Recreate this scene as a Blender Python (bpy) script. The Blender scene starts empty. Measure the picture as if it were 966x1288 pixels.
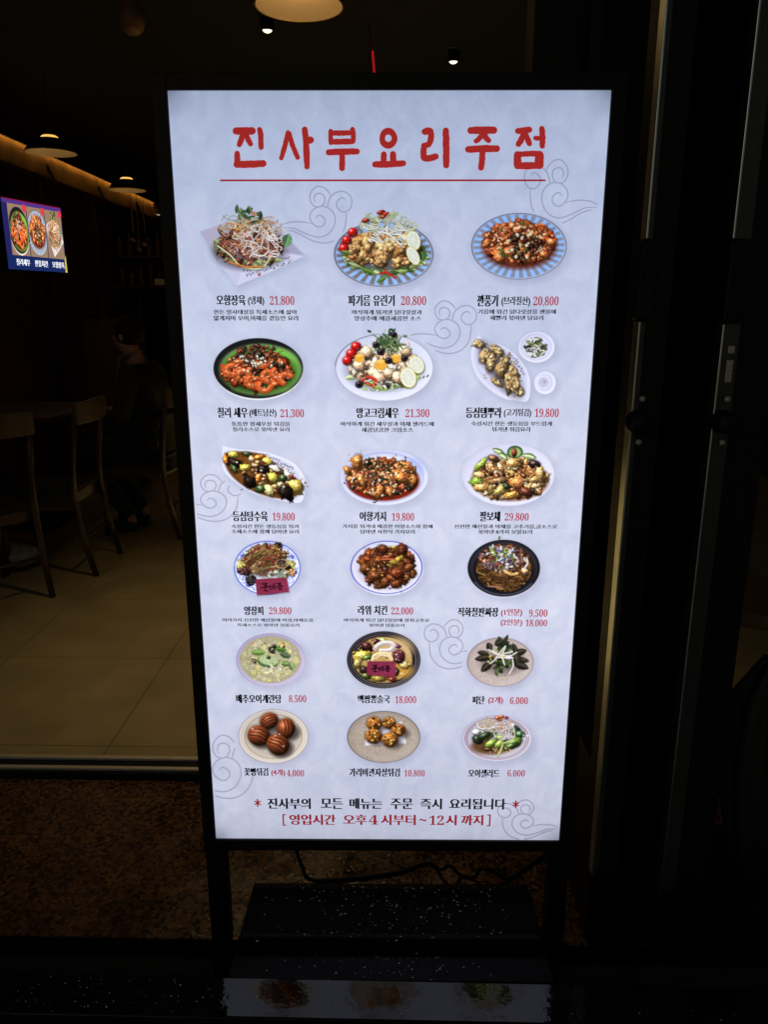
import bpy, bmesh, math, random
import numpy as np
from mathutils import Vector, Matrix

R = math.radians
scene = bpy.context.scene
COL = scene.collection
random.seed(3)

SKY, SUN = .009, .03
PAPER0, PAPER1 = (190, 196, 222), (216, 220, 241)          # mottled paper, sRGB
GRAD, LITE = .25, 1.07
BULB, LAMP, COVE = 1.0, .9, 3.5
SPOT1, SPOT2, DOWN = 650, 520, 39
# ---------------------------------------------------------------- camera
EYE = Vector((0, 0, 1.40))
PITCH = R(15.024)
cam_data = bpy.data.cameras.new('camera')
cam_data.sensor_fit = 'HORIZONTAL'; cam_data.sensor_width = 36.0; cam_data.lens = 36.037
cam_data.clip_start = .05; cam_data.clip_end = 400
cam = bpy.data.objects.new('camera', cam_data); COL.objects.link(cam)
cam.location = EYE; cam.rotation_euler = (math.pi / 2 - PITCH, R(-.05), 0)
scene.camera = cam

# ---------------------------------------------------------------- dusk sky, very low sun, exposure
world = bpy.data.worlds.new('World'); scene.world = world; world.use_nodes = True
wn = world.node_tree.nodes; wl = world.node_tree.links
sky = wn.new('ShaderNodeTexSky'); sky.sky_type = 'NISHITA'; sky.sun_disc = False
sky.sun_elevation = R(16); sky.sun_rotation = R(200)
wl.new(sky.outputs['Color'], wn['Background'].inputs['Color'])
wn['Background'].inputs['Strength'].default_value = SKY
sun_data = bpy.data.lights.new('sun', 'SUN'); sun_data.energy = SUN; sun_data.angle = R(12); sun_data.color = (1, .93, .82)
sun = bpy.data.objects.new('sun', sun_data); COL.objects.link(sun)
sun.location = (-3, -6, 6); sun.rotation_euler = (R(74), 0, R(-20))
vs = scene.view_settings
scene.display_settings.display_device = 'sRGB'
vs.view_transform = 'Standard'; vs.look = 'None'; vs.exposure = 0; vs.gamma = 1; vs.use_curve_mapping = False
scene.cycles.max_bounces = 6; scene.cycles.sample_clamp_indirect = 4
scene.cycles.use_denoising = True

# ---------------------------------------------------------------- survey helpers: photo measurements -> points in the place
CP, SP = math.cos(PITCH), math.sin(PITCH)


def ray(px, py):
    a, b = (px - 483) / 967, (644 - py) / 967
    return Vector((a, CP + b * SP, -SP + b * CP))


def at_y(px, py, y):
    d = ray(px, py); return EYE + d * (y / d.y)


def at_z(px, py, z):
    d = ray(px, py); return EYE + d * ((z - EYE.z) / d.z)


# ---------------------------------------------------------------- object helpers
def link(o, parent=None):
    COL.objects.link(o)
    if parent: o.parent = parent
    return o


def tag(o, label=None, cat=None, group=None, kind=None):
    for k, v in (('label', label), ('category', cat), ('group', group), ('kind', kind)):
        if v: o[k] = v
    return o


def thing(name, label, cat, loc=(0, 0, 0), rz=0., group=None):
    o = bpy.data.objects.new(name, None); o.empty_display_size = .1
    o.location = loc; o.rotation_euler = (0, 0, rz)
    return tag(link(o), label, cat, group)


def copy_thing(root, loc, rz, label, group=None):
    r = root.copy(); COL.objects.link(r); r.location = loc; r.rotation_euler = (0, 0, rz)
    tag(r, label, None, group)
    for ch in list(root.children):
        c = ch.copy(); COL.objects.link(c); c.parent = r
        for g in list(ch.children):
            d = g.copy(); COL.objects.link(d); d.parent = c
    return r


class MB:
    """collects shapes, then links them as ONE mesh object"""
    def __init__(s): s.bm = bmesh.new()

    def box(s, x0, x1, y0, y1, z0, z1, bev=0., M=None):
        r = bmesh.ops.create_cube(s.bm, size=1)
        vs_ = r['verts']
        for v in vs_:
            v.co = Vector((x0 + (v.co.x + .5) * (x1 - x0), y0 + (v.co.y + .5) * (y1 - y0), z0 + (v.co.z + .5) * (z1 - z0)))
        if bev:
            ed = list({e for v in vs_ for e in v.link_edges})
            rr = bmesh.ops.bevel(s.bm, geom=ed, offset=bev, segments=2, profile=.7, affect='EDGES')
            vs_ = list({v for f in rr['faces'] for v in f.verts} | set(v for v in vs_ if v.is_valid))
        if M is not None:
            bmesh.ops.transform(s.bm, matrix=M, verts=[v for v in vs_ if v.is_valid])
        return s

    def tube(s, pts, rad, n=10, cap=True):
        pts = [Vector(p) for p in pts]
        rads = rad if isinstance(rad, (list, tuple)) else [rad] * len(pts)
        rings = []
        up = Vector((0, 0, 1))
        for i, p in enumerate(pts):
            d = (pts[min(i + 1, len(pts) - 1)] - pts[max(i - 1, 0)]).normalized()
            a = d.cross(up)
            if a.length < .05: a = d.cross(Vector((1, 0, 0)))
            a.normalize(); b = d.cross(a)
            rings.append([s.bm.verts.new(p + (a * math.cos(t) + b * math.sin(t)) * rads[i]) for t in (k * 2 * math.pi / n for k in range(n))])
        for r0, r1 in zip(rings, rings[1:]):
            for k in range(n):
                s.bm.faces.new((r0[k], r0[(k + 1) % n], r1[(k + 1) % n], r1[k])).smooth = True
        if cap:
            s.bm.faces.new(rings[0][::-1]); s.bm.faces.new(rings[-1])
        return s

    def lathe(s, prof, n=40, c=(0, 0, 0), closed=False):
        """prof: (radius, z) pairs, turned about the z axis through c"""
        rings = []
        for r, z in prof:
            rings.append([s.bm.verts.new((c[0] + r * math.cos(k * 2 * math.pi / n), c[1] + r * math.sin(k * 2 * math.pi / n), c[2] + z)) for k in range(n)])
        for r0, r1 in zip(rings, rings[1:]):
            for k in range(n):
                s.bm.faces.new((r0[k], r0[(k + 1) % n], r1[(k + 1) % n], r1[k])).smooth = True
        if closed:
            s.bm.faces.new(rings[0][::-1]); s.bm.faces.new(rings[-1])
        return s

    def prism(s, prof, x0, x1):
        """prof: closed (y, z) outline pushed along x"""
        a = [s.bm.verts.new((x0, y, z)) for y, z in prof]; b = [s.bm.verts.new((x1, y, z)) for y, z in prof]
        n = len(prof)
        for k in range(n):
            s.bm.faces.new((a[k], a[(k + 1) % n], b[(k + 1) % n], b[k]))
        s.bm.faces.new(a[::-1]); s.bm.faces.new(b)
        return s

    def ball(s, c, r, sc=(1, 1, 1), seg=12):
        n, m = seg, max(4, seg // 2)
        P = lambda a, b: (c[0] + r * sc[0] * math.sin(b) * math.cos(a), c[1] + r * sc[1] * math.sin(b) * math.sin(a), c[2] + r * sc[2] * math.cos(b))
        top = s.bm.verts.new(P(0, 0)); bot = s.bm.verts.new(P(0, math.pi))
        rg = [[s.bm.verts.new(P(k * 2 * math.pi / n, j * math.pi / m)) for k in range(n)] for j in range(1, m)]
        F = []
        for k in range(n):
            q = (k + 1) % n
            F.append(s.bm.faces.new((top, rg[0][k], rg[0][q]))); F.append(s.bm.faces.new((rg[-1][k], bot, rg[-1][q])))
            for a, b in zip(rg, rg[1:]): F.append(s.bm.faces.new((a[k], b[k], b[q], a[q])))
        for f in F: f.smooth = True
        return s

    def build(s, name, mat, parent=None, bevel=0.):
        bmesh.ops.recalc_face_normals(s.bm, faces=s.bm.faces)
        me = bpy.data.meshes.new(name); s.bm.to_mesh(me); s.bm.free()
        if mat: me.materials.append(mat)
        o = bpy.data.objects.new(name, me); link(o, parent)
        if bevel:
            b = o.modifiers.new('bevel', 'BEVEL'); b.width = bevel; b.segments = 2; b.limit_method = 'ANGLE'; b.angle_limit = R(40)
        return o


def flat_mesh(name, verts, faces, mat, parent=None):
    me = bpy.data.meshes.new(name); me.from_pydata([tuple(v) for v in verts], [], faces); me.update()
    me.materials.append(mat)
    return link(bpy.data.objects.new(name, me), parent)


# ---------------------------------------------------------------- materials
def material(name, col, rough=.6, metal=0., var=.0, scale=20., bump=0., bscale=None, stretch=(1, 1, 1), ior=1.5, col2=None, spec=None, coat=0.):
    m = bpy.data.materials.new(name); m.use_nodes = True
    nt = m.node_tree; b = nt.nodes['Principled BSDF']
    b.inputs['Base Color'].default_value = (*col, 1); b.inputs['Roughness'].default_value = rough
    b.inputs['Metallic'].default_value = metal; b.inputs['IOR'].default_value = ior
    if coat: b.inputs['Coat Weight'].default_value = coat; b.inputs['Coat Roughness'].default_value = .08
    if spec is not None: b.inputs['Specular IOR Level'].default_value = spec
    if var or bump or col2:
        tc = nt.nodes.new('ShaderNodeTexCoord'); mp = nt.nodes.new('ShaderNodeMapping'); mp.inputs['Scale'].default_value = stretch
        nt.links.new(tc.outputs['Object'], mp.inputs['Vector'])
        nz = nt.nodes.new('ShaderNodeTexNoise'); nz.inputs['Scale'].default_value = scale; nz.inputs['Detail'].default_value = 6
        nt.links.new(mp.outputs[0], nz.inputs['Vector'])
        if var or col2:
            rp = nt.nodes.new('ShaderNodeValToRGB')
            c2 = col2 or tuple(min(1, c * (1 + var)) for c in col)
            c1 = col if col2 else tuple(c * (1 - var) for c in col)
            rp.color_ramp.elements[0].position = .35; rp.color_ramp.elements[1].position = .65
            rp.color_ramp.elements[0].color = (*c1, 1); rp.color_ramp.elements[1].color = (*c2, 1)
            nt.links.new(nz.outputs['Fac'], rp.inputs['Fac']); nt.links.new(rp.outputs['Color'], b.inputs['Base Color'])
            mr = nt.nodes.new('ShaderNodeMapRange'); mr.inputs['To Min'].default_value = max(.02, rough - .1); mr.inputs['To Max'].default_value = min(1, rough + .12)
            nt.links.new(nz.outputs['Fac'], mr.inputs['Value']); nt.links.new(mr.outputs[0], b.inputs['Roughness'])
        if bump:
            n2 = nz
            if bscale:
                n2 = nt.nodes.new('ShaderNodeTexNoise'); n2.inputs['Scale'].default_value = bscale; n2.inputs['Detail'].default_value = 4
                nt.links.new(mp.outputs[0], n2.inputs['Vector'])
            bp = nt.nodes.new('ShaderNodeBump'); bp.inputs['Strength'].default_value = bump; bp.inputs['Distance'].default_value = .01
            nt.links.new(n2.outputs['Fac'], bp.inputs['Height']); nt.links.new(bp.outputs[0], b.inputs['Normal'])
    return m


def glow(name, col, strength=1.):
    m = bpy.data.materials.new(name); m.use_nodes = True
    nt = m.node_tree; nt.nodes.clear()
    e = nt.nodes.new('ShaderNodeEmission'); e.inputs['Color'].default_value = (*col, 1); e.inputs['Strength'].default_value = strength
    o = nt.nodes.new('ShaderNodeOutputMaterial'); nt.links.new(e.outputs[0], o.inputs['Surface'])
    return m


def lin(c):
    c = np.asarray(c, float)
    return np.where(c <= .04045, c / 12.92, ((c + .055) / 1.055) ** 2.4)


M_black = material('black powder coat', (.007, .0075, .008), .5, var=.25, scale=60, bump=.05, bscale=300, spec=.22)
M_plastic = material('black plastic', (.010, .010, .0105), .55, var=.4, scale=30, bump=.3, bscale=220, spec=.16)
M_alu = material('brushed aluminium', (.66, .76, .70), .34, metal=1, var=.12, scale=8, stretch=(60, 60, 1.2))
M_alu_dull = material('dull anodised aluminium', (.20, .21, .19), .42, metal=1, var=.2, scale=14, stretch=(30, 30, 2))
M_steel = material('stainless steel', (.62, .57, .47), .5, metal=.45, var=.15, scale=10, stretch=(1.5, 60, 60))
M_wood = material('stained oak', (.042, .019, .009), .45, var=.45, scale=6, stretch=(3, 3, 1), bump=.08)
M_darkwood = material('dark stained wood', (.045, .018, .010), .5, var=.5, scale=8, stretch=(6, 6, .8), bump=.1)
M_ceil = material('black ceiling paint', (.003, .003, .003), .8, var=.3, scale=4)
M_wall = material('dark wall paint', (.012, .010, .009), .8, var=.3, scale=5)
M_rubber = material('black rubber', (.006, .006, .006), .7)
M_cloth = material('black cotton', (.008, .008, .009), .9, var=.3, scale=200)
M_shirt = material('pale grey cloth', (.20, .175, .15), .9, var=.15, scale=80)
M_skin = material('skin', (.36, .19, .125), .55, var=.08, scale=40)
M_hair = material('black hair', (.008, .006, .005), .8, spec=.2, var=.4, scale=90, stretch=(4, 4, 1))
M_brass = material('brass', (.55, .36, .12), .3, metal=1)
M_enamel = material('cream enamel', (.30, .25, .17), .4, coat=.3)
M_pewter = material('black enamel', (.012, .012, .011), .22, coat=.5)

# ================================================================ the place: ground, step, room
YAW = R(-1.2)                      # the shop front is turned a little against the line of sight


def front(name, label, cat, x, y, z=0., group=None):
    """a thing standing in the shop front's own axes"""
    p = Matrix.Rotation(YAW, 3, 'Z') @ Vector((x, y, z))
    return thing(name, label, cat, p, YAW, group)


def structure(name, mb, mat, yaw=0., bevel=0.):
    o = mb.build(name, mat, None, bevel); o.rotation_euler = (0, 0, yaw)
    return tag(o, kind='structure')


M_asph = material('wet pavement', (.045, .044, .042), .35, var=.35, scale=40, bump=.3, bscale=120)
structure('pavement', MB().box(-60, 60, -60, 1.6, -.25, -.15), M_asph)

# brown speckled granite, wet
M_gran = bpy.data.materials.new('brown granite'); M_gran.use_nodes = True
nt = M_gran.node_tree; b = nt.nodes['Principled BSDF']
tc = nt.nodes.new('ShaderNodeTexCoord')
v1 = nt.nodes.new('ShaderNodeTexVoronoi'); v1.inputs['Scale'].default_value = 110
v2 = nt.nodes.new('ShaderNodeTexVoronoi'); v2.inputs['Scale'].default_value = 330
nz = nt.nodes.new('ShaderNodeTexNoise'); nz.inputs['Scale'].default_value = 7; nz.inputs['Detail'].default_value = 8
for n in (v1, v2, nz): nt.links.new(tc.outputs['Object'], n.inputs['Vector'])
r1 = nt.nodes.new('ShaderNodeValToRGB'); r1.color_ramp.interpolation = 'CONSTANT'
e = r1.color_ramp.elements; e[0].position = 0; e[0].color = (.020, .012, .009, 1); e[1].position = .22; e[1].color = (.17, .078, .032, 1)
for p, c in ((.45, (.10, .045, .02, 1)), (.62, (.25, .125, .055, 1)), (.8, (.06, .032, .02, 1)), (.9, (.19, .085, .034, 1))):
    q = e.new(p); q.color = c
sep = nt.nodes.new('ShaderNodeSeparateColor'); nt.links.new(v1.outputs['Color'], sep.inputs['Color'])
nt.links.new(sep.outputs['Red'], r1.inputs['Fac'])
sp2 = nt.nodes.new('ShaderNodeSeparateColor'); nt.links.new(v2.outputs['Color'], sp2.inputs['Color'])
mx = nt.nodes.new('ShaderNodeMix'); mx.data_type = 'RGBA'; mx.blend_type = 'MULTIPLY'; mx.inputs['Factor'].default_value = .6
nt.links.new(r1.outputs['Color'], mx.inputs['A']); nt.links.new(sp2.outputs['Green'], mx.inputs['B'])
m2 = nt.nodes.new('ShaderNodeMix'); m2.data_type = 'RGBA'; m2.blend_type = 'MULTIPLY'; m2.inputs['Factor'].default_value = .8
r2 = nt.nodes.new('ShaderNodeValToRGB'); r2.color_ramp.elements[0].position = .33; r2.color_ramp.elements[0].color = (.45, .45, .45, 1); r2.color_ramp.elements[1].position = .6
nt.links.new(nz.outputs['Fac'], r2.inputs['Fac']); nt.links.new(mx.outputs['Result'], m2.inputs['A']); nt.links.new(r2.outputs['Color'], m2.inputs['B'])
nt.links.new(m2.outputs['Result'], b.inputs['Base Color'])
mr = nt.nodes.new('ShaderNodeMapRange'); mr.inputs['From Min'].default_value = .35; mr.inputs['From Max'].default_value = .65; mr.inputs['To Min'].default_value = .05; mr.inputs['To Max'].default_value = .32
nt.links.new(nz.outputs['Fac'], mr.inputs['Value']); nt.links.new(mr.outputs[0], b.inputs['Roughness'])
nb = nt.nodes.new('ShaderNodeTexNoise'); nb.inputs['Scale'].default_value = 260; nb.inputs['Detail'].default_value = 3
nt.links.new(tc.outputs['Object'], nb.inputs['Vector'])
bp = nt.nodes.new('ShaderNodeBump'); bp.inputs['Strength'].default_value = .35; bp.inputs['Distance'].default_value = .003
nt.links.new(nb.outputs['Fac'], bp.inputs['Height']); nt.links.new(bp.outputs[0], b.inputs['Normal'])

structure('granite_step', MB().box(-3.4, 3.4, 1.436, 2.20, -.052, 0), M_gran, YAW, .004)
M_riser = material('step riser stone', (.50, .37, .21), .55, var=.4, scale=10, stretch=(1, 8, 26), bump=.15)
structure('step_riser', MB().box(-3.4, 3.4, 1.452, 1.9, -.15, -.0545).box(-3.4, 3.4, 1.447, 1.452, -.105, -.0565), M_riser, YAW)

# interior floor: large beige tiles with grout lines
M_tile = bpy.data.materials.new('beige floor tile'); M_tile.use_nodes = True
nt = M_tile.node_tree; b = nt.nodes['Principled BSDF']
tc = nt.nodes.new('ShaderNodeTexCoord'); mp = nt.nodes.new('ShaderNodeMapping'); mp.inputs['Location'].default_value = (.295, -.27, 0)
nt.links.new(tc.outputs['Object'], mp.inputs['Vector'])
br = nt.nodes.new('ShaderNodeTexBrick'); br.offset = 0; br.inputs['Scale'].default_value = 1
br.inputs['Brick Width'].default_value = .64; br.inputs['Row Height'].default_value = .64
br.inputs['Mortar Size'].default_value = .0018; br.inputs['Mortar Smooth'].default_value = .3
br.inputs['Color1'].default_value = (.44, .345, .185, 1); br.inputs['Color2'].default_value = (.41, .32, .17, 1); br.inputs['Mortar'].default_value = (.10, .07, .04, 1)
nt.links.new(mp.outputs[0], br.inputs['Vector'])
nz = nt.nodes.new('ShaderNodeTexNoise'); nz.inputs['Scale'].default_value = 5; nz.inputs['Detail'].default_value = 8; nt.links.new(tc.outputs['Object'], nz.inputs['Vector'])
r2 = nt.nodes.new('ShaderNodeValToRGB'); r2.color_ramp.elements[0].position = .3; r2.color_ramp.elements[0].color = (.68, .68, .68, 1); r2.color_ramp.elements[1].position = .7
nt.links.new(nz.outputs['Fac'], r2.inputs['Fac'])
mx = nt.nodes.new('ShaderNodeMix'); mx.data_type = 'RGBA'; mx.blend_type = 'MULTIPLY'; mx.inputs['Factor'].default_value = .8
nt.links.new(br.outputs['Color'], mx.inputs['A']); nt.links.new(r2.outputs['Color'], mx.inputs['B']); nt.links.new(mx.outputs['Result'], b.inputs['Base Color'])
b.inputs['Roughness'].default_value = .5
FLOOR = .022
structure('interior_floor', MB().box(-2.75, 3.3, 2.13, 12, -.05, FLOOR), M_tile, YAW)

# the shell of the restaurant
WALLX = -2.70; CEIL = 2.72
shell = thing('restaurant_building', 'dark restaurant with an open shop front behind the lit menu sign', 'building', (0, 2.1, 0), 0)


def sh(name, mb, mat, bevel=0.):
    o = mb.build(name, mat, shell, bevel); o.location = (0, -2.1, 0); return o


sh('ceiling', MB().box(-2.9, 3.4, 2.2, 12.2, CEIL, CEIL + .15), M_ceil)
sh('back_wall', MB().box(-2.9, 3.4, 11.6, 11.8, -.05, CEIL), M_wall)
sh('side_wall', MB().box(WALLX - .15, WALLX, 2.2, 11.6, -.05, CEIL), M_darkwood)
sh('side_wall', MB().box(3.2, 3.35, 2.2, 11.6, -.05, CEIL), M_wall)
sh('facade_wall', MB().box(-9, 9, 2.16, 2.34, 2.5, 7).box(-9, -2.55, 2.16, 2.34, -.15, 2.5).box(3.1, 9, 2.16, 2.34, -.15, 2.5), M_wall)
sh('canopy', MB().box(-9, 9, 1.0, 2.16, 2.75, 2.95), M_ceil)  # unseen overhang, added to keep overhead sky light off the step
# wooden cladding: posts, rail and panels filled with slanted slats
for i in range(7):
    y = 3.0 + i * 1.15
    sh('wall_post', MB().box(WALLX, WALLX + .045, y - .05, y + .05, 0, 2.36), M_wood, .004)
    if i < 6:
        mb = MB()
        for k in range(13):
            z = .95 + k * .1
            mb.box(WALLX + .004, WALLX + .02, y + .06, y + 1.09, z, z + .03, M=Matrix.Translation((0, 0, 0)) @ Matrix.Translation((0, y + .57, z)) @ Matrix.Rotation(R(-38 if k % 2 == 0 else -38), 4, 'X') @ Matrix.Translation((0, -y - .57, -z)))
        sh('slatted_panel', mb, M_darkwood)
sh('cornice_rail', MB().box(WALLX, WALLX + .03, 2.4, 11.5, 2.34, 2.38), M_wood, .003)
sh('plaster_band', MB().box(WALLX, WALLX + .006, 2.4, 9.8, 2.3805, 2.555), material('ochre plaster', (.42, .25, .10), .8, var=.3, scale=6, bump=.2, bscale=30))
sh('cove_light', MB().box(WALLX + .02, WALLX + .034, 2.5, 9.6, 2.552, 2.559), None).data.materials.append(glow('warm cove diffuser', (1, .50, .10), COVE))
sh('ceiling_beam', MB().box(WALLX, WALLX + .07, 2.4, 11.5, 2.56, CEIL).box(WALLX + .060, WALLX + .07, 2.4, 11.5, 2.535, 2.5595), material('dark red lacquer', (.022, .004, .0035), .5, var=.3, scale=5, spec=.2))
sh('partition_panel', MB().box(.12, 1.6, 6.6, 6.7, FLOOR, CEIL), material('brown panelling', (.05, .026, .012), .5, var=.2, scale=3, stretch=(4, 4, .6)))


# ---------------------------------------------------------------- printed food photographs
# Each dish on the menu is a small procedural "print": a fine grid of vertices whose colour attribute
# is computed here.  Coordinates are poster measurements (the same units as the text boxes below).
rng = np.random.default_rng(7)


def _vnoise(n, cells, r):
    g = r.random((cells, cells))
    t = np.arange(n) * cells / n
    i = t.astype(int); f = t - i; f = f * f * (3 - 2 * f); j = (i + 1) % cells; i = i % cells
    gx = g[i] * (1 - f)[:, None] + g[j] * f[:, None]
    return gx[:, i] * (1 - f)[None] + gx[:, j] * f[None]


NOISE = [sum(_vnoise(256, c * 2 ** k, rng) * .5 ** k for k in range(3)) / 1.75 - .5 for c in (8, 16, 32, 64)]
LIGHT = np.array([-.42, -.62, .66])
HALF = np.array([-.26, -.38, .89])


def rgb(*c):
    return np.array(c, float) / 255.


class Print:
    def __init__(s, x0, y0, x1, y1, step=.55):
        nx = int((x1 - x0) / step) + 1; ny = int((y1 - y0) / step) + 1
        s.x0, s.y0, s.st, s.nx, s.ny = x0, y0, step, nx, ny
        s.xs = x0 + step * np.arange(nx); s.ys = y0 + step * np.arange(ny)
        s.c = np.zeros((ny, nx, 3)); s.a = np.zeros((ny, nx))

    def win(s, xa, ya, xb, yb):
        i0 = max(0, int((xa - s.x0) / s.st)); i1 = min(s.nx, int((xb - s.x0) / s.st) + 2)
        j0 = max(0, int((ya - s.y0) / s.st)); j1 = min(s.ny, int((yb - s.y0) / s.st) + 2)
        if i1 <= i0 or j1 <= j0:
            return None
        X, Y = np.meshgrid(s.xs[i0:i1], s.ys[j0:j1])
        return (slice(j0, j1), slice(i0, i1)), X, Y

    def over(s, sl, m, col):
        m = np.clip(m, 0, 1); a = s.a[sl]; na = m + a * (1 - m)
        col = np.broadcast_to(np.asarray(col, float), s.c[sl].shape)
        d = np.maximum(na, 1e-6)[..., None]
        s.c[sl] = (col * m[..., None] + s.c[sl] * (a * (1 - m))[..., None]) / d
        s.a[sl] = na

    def noise(s, X, Y, k=2, sc=1.):
        o = rng.integers(0, 256, 2)
        return NOISE[k][((Y * 4 * sc).astype(int) + o[0]) % 256, ((X * 4 * sc).astype(int) + o[1]) % 256]

    def ell(s, cx, cy, rx, ry, col, rot=0., soft=.6, op=1., tex=0.):
        R = max(rx, ry) + soft + 1
        w = s.win(cx - R, cy - R, cx + R, cy + R)
        if w is None: return
        sl, X, Y = w; c, n = math.cos(rot), math.sin(rot)
        u = ((X - cx) * c + (Y - cy) * n) / rx; v = (-(X - cx) * n + (Y - cy) * c) / ry
        d = (np.sqrt(u * u + v * v) - 1) * min(rx, ry)
        col = np.asarray(col, float)
        if tex: col = np.clip(col + (s.noise(X, Y, 3) * tex)[..., None], 0, 1)
        s.over(sl, np.clip(.5 - d / soft, 0, 1) * op, col)

    def ring(s, cx, cy, rx, ry, w_, col, op=1., a0=-9, a1=9):
        w = s.win(cx - rx - 2, cy - ry - 2, cx + rx + 2, cy + ry + 2)
        sl, X, Y = w
        u = (X - cx) / rx; v = (Y - cy) / ry
        d = np.abs(np.sqrt(u * u + v * v) - 1) * (rx + ry) / 2
        m = np.clip((w_ - d) / .5 + .5, 0, 1) * op
        if a0 > -9:
            t = np.arctan2(v, u); m = m * ((t > a0) & (t < a1))
        s.over(sl, m, col)

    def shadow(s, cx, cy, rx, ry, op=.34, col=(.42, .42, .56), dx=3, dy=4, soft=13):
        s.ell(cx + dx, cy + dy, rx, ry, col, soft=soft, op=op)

    def poly(s, pts, col, soft=.6, op=1., tex=0.):
        p = np.array(pts, float)
        w = s.win(p[:, 0].min() - 1 - soft, p[:, 1].min() - 1 - soft, p[:, 0].max() + 1 + soft, p[:, 1].max() + 1 + soft)
        if w is None: return
        sl, X, Y = w
        ins = np.zeros(X.shape, bool); dm = np.full(X.shape, 1e9)
        for (ax, ay), (bx, by) in zip(p, np.roll(p, -1, 0)):
            ins ^= ((ay > Y) != (by > Y)) & (X < (bx - ax) * (Y - ay) / (by - ay + 1e-12) + ax)
            t = np.clip(((X - ax) * (bx - ax) + (Y - ay) * (by - ay)) / ((bx - ax) ** 2 + (by - ay) ** 2 + 1e-9), 0, 1)
            dm = np.minimum(dm, np.hypot(X - ax - t * (bx - ax), Y - ay - t * (by - ay)))
        d = np.where(ins, -dm, dm)
        col = np.asarray(col, float)
        if tex: col = np.clip(col + (s.noise(X, Y, 3) * tex)[..., None], 0, 1)
        s.over(sl, np.clip(.5 - d / soft, 0, 1) * op, col)

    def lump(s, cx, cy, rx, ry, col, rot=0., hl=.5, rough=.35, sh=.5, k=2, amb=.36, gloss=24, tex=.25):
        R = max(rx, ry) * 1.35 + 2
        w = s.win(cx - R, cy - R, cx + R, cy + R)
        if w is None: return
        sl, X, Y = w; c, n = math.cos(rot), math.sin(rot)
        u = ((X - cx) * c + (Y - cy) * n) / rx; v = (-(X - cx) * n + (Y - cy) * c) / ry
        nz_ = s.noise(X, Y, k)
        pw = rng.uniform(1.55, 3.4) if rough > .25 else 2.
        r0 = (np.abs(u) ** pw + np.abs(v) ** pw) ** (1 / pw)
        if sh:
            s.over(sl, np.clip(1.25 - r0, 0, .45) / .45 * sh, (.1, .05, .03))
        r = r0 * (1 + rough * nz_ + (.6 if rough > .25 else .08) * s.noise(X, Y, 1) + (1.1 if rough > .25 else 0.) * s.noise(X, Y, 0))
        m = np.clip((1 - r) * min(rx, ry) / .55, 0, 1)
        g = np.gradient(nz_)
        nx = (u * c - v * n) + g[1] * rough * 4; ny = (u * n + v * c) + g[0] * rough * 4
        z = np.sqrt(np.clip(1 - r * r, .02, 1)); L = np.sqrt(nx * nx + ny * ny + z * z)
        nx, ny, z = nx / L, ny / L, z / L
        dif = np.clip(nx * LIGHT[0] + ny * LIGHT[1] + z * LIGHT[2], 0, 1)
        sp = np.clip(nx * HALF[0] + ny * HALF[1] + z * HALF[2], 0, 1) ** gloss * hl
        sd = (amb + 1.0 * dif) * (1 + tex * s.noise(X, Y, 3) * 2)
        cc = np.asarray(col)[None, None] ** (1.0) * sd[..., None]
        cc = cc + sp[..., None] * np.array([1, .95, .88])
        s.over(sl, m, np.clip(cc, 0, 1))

    def strand(s, pts, wd, col, sh=.35, op=1.):
        p = cr(np.array(pts, float), 5)
        w = s.win(p[:, 0].min() - wd - 2, p[:, 1].min() - wd - 2, p[:, 0].max() + wd + 2, p[:, 1].max() + wd + 2)
        if w is None: return
        sl, X, Y = w
        dm = np.full(X.shape, 1e9); sg = np.zeros(X.shape)
        for (ax, ay), (bx, by) in zip(p[:-1], p[1:]):
            t = np.clip(((X - ax) * (bx - ax) + (Y - ay) * (by - ay)) / ((bx - ax) ** 2 + (by - ay) ** 2 + 1e-9), 0, 1)
            qx = X - ax - t * (bx - ax); qy = Y - ay - t * (by - ay); d = np.hypot(qx, qy)
            k = d < dm; dm = np.where(k, d, dm); sg = np.where(k, qx * .5 + qy * .8, sg)
        if sh:
            s.over(sl, np.clip((wd * .5 + .9 - dm) / 1.2, 0, 1) * sh, (.1, .06, .04))
        cc = np.asarray(col)[None, None] * (1 - .32 * np.clip(sg / (wd * .5), -1, 1))[..., None]
        s.over(sl, np.clip((wd * .5 - dm) / .5 + .5, 0, 1) * op, np.clip(cc, 0, 1))

    def leaf(s, cx, cy, l, w_, col, rot=0., sh=.4):
        R = l + 2
        w = s.win(cx - R, cy - R, cx + R, cy + R)
        if w is None: return
        sl, X, Y = w; c, n = math.cos(rot), math.sin(rot)
        u = ((X - cx) * c + (Y - cy) * n) / l; v = (-(X - cx) * n + (Y - cy) * c) / w_
        e = np.clip(1 - u * u, 0, 1) ** .8 * (1 + .25 * s.noise(X, Y, 2))
        if sh: s.over(sl, np.clip((e * 1.25 - np.abs(v)) * 2, 0, 1) * (np.abs(u) < 1) * sh, (.06, .05, .03))
        m = np.clip((e - np.abs(v)) * w_ / .5, 0, 1) * (np.abs(u) < 1)
        k = .75 + .35 * (v < 0) + .5 * s.noise(X, Y, 3)
        cc = np.asarray(col)[None, None] * k[..., None] + (np.abs(v) < .12)[..., None] * .12
        s.over(sl, m, np.clip(cc, 0, 1))

    def speck(s, cx, cy, rx, ry, n, cols, r=(.4, 1.1), op=.9):
        for _ in range(n):
            t = rng.random() * 6.283; q = math.sqrt(rng.random())
            a = rng.uniform(*r)
            s.ell(cx + rx * q * math.cos(t), cy + ry * q * math.sin(t), a * rng.uniform(.8, 1.6), a, cols[rng.integers(len(cols))], rot=rng.random() * 3, soft=.7, op=op)

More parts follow.
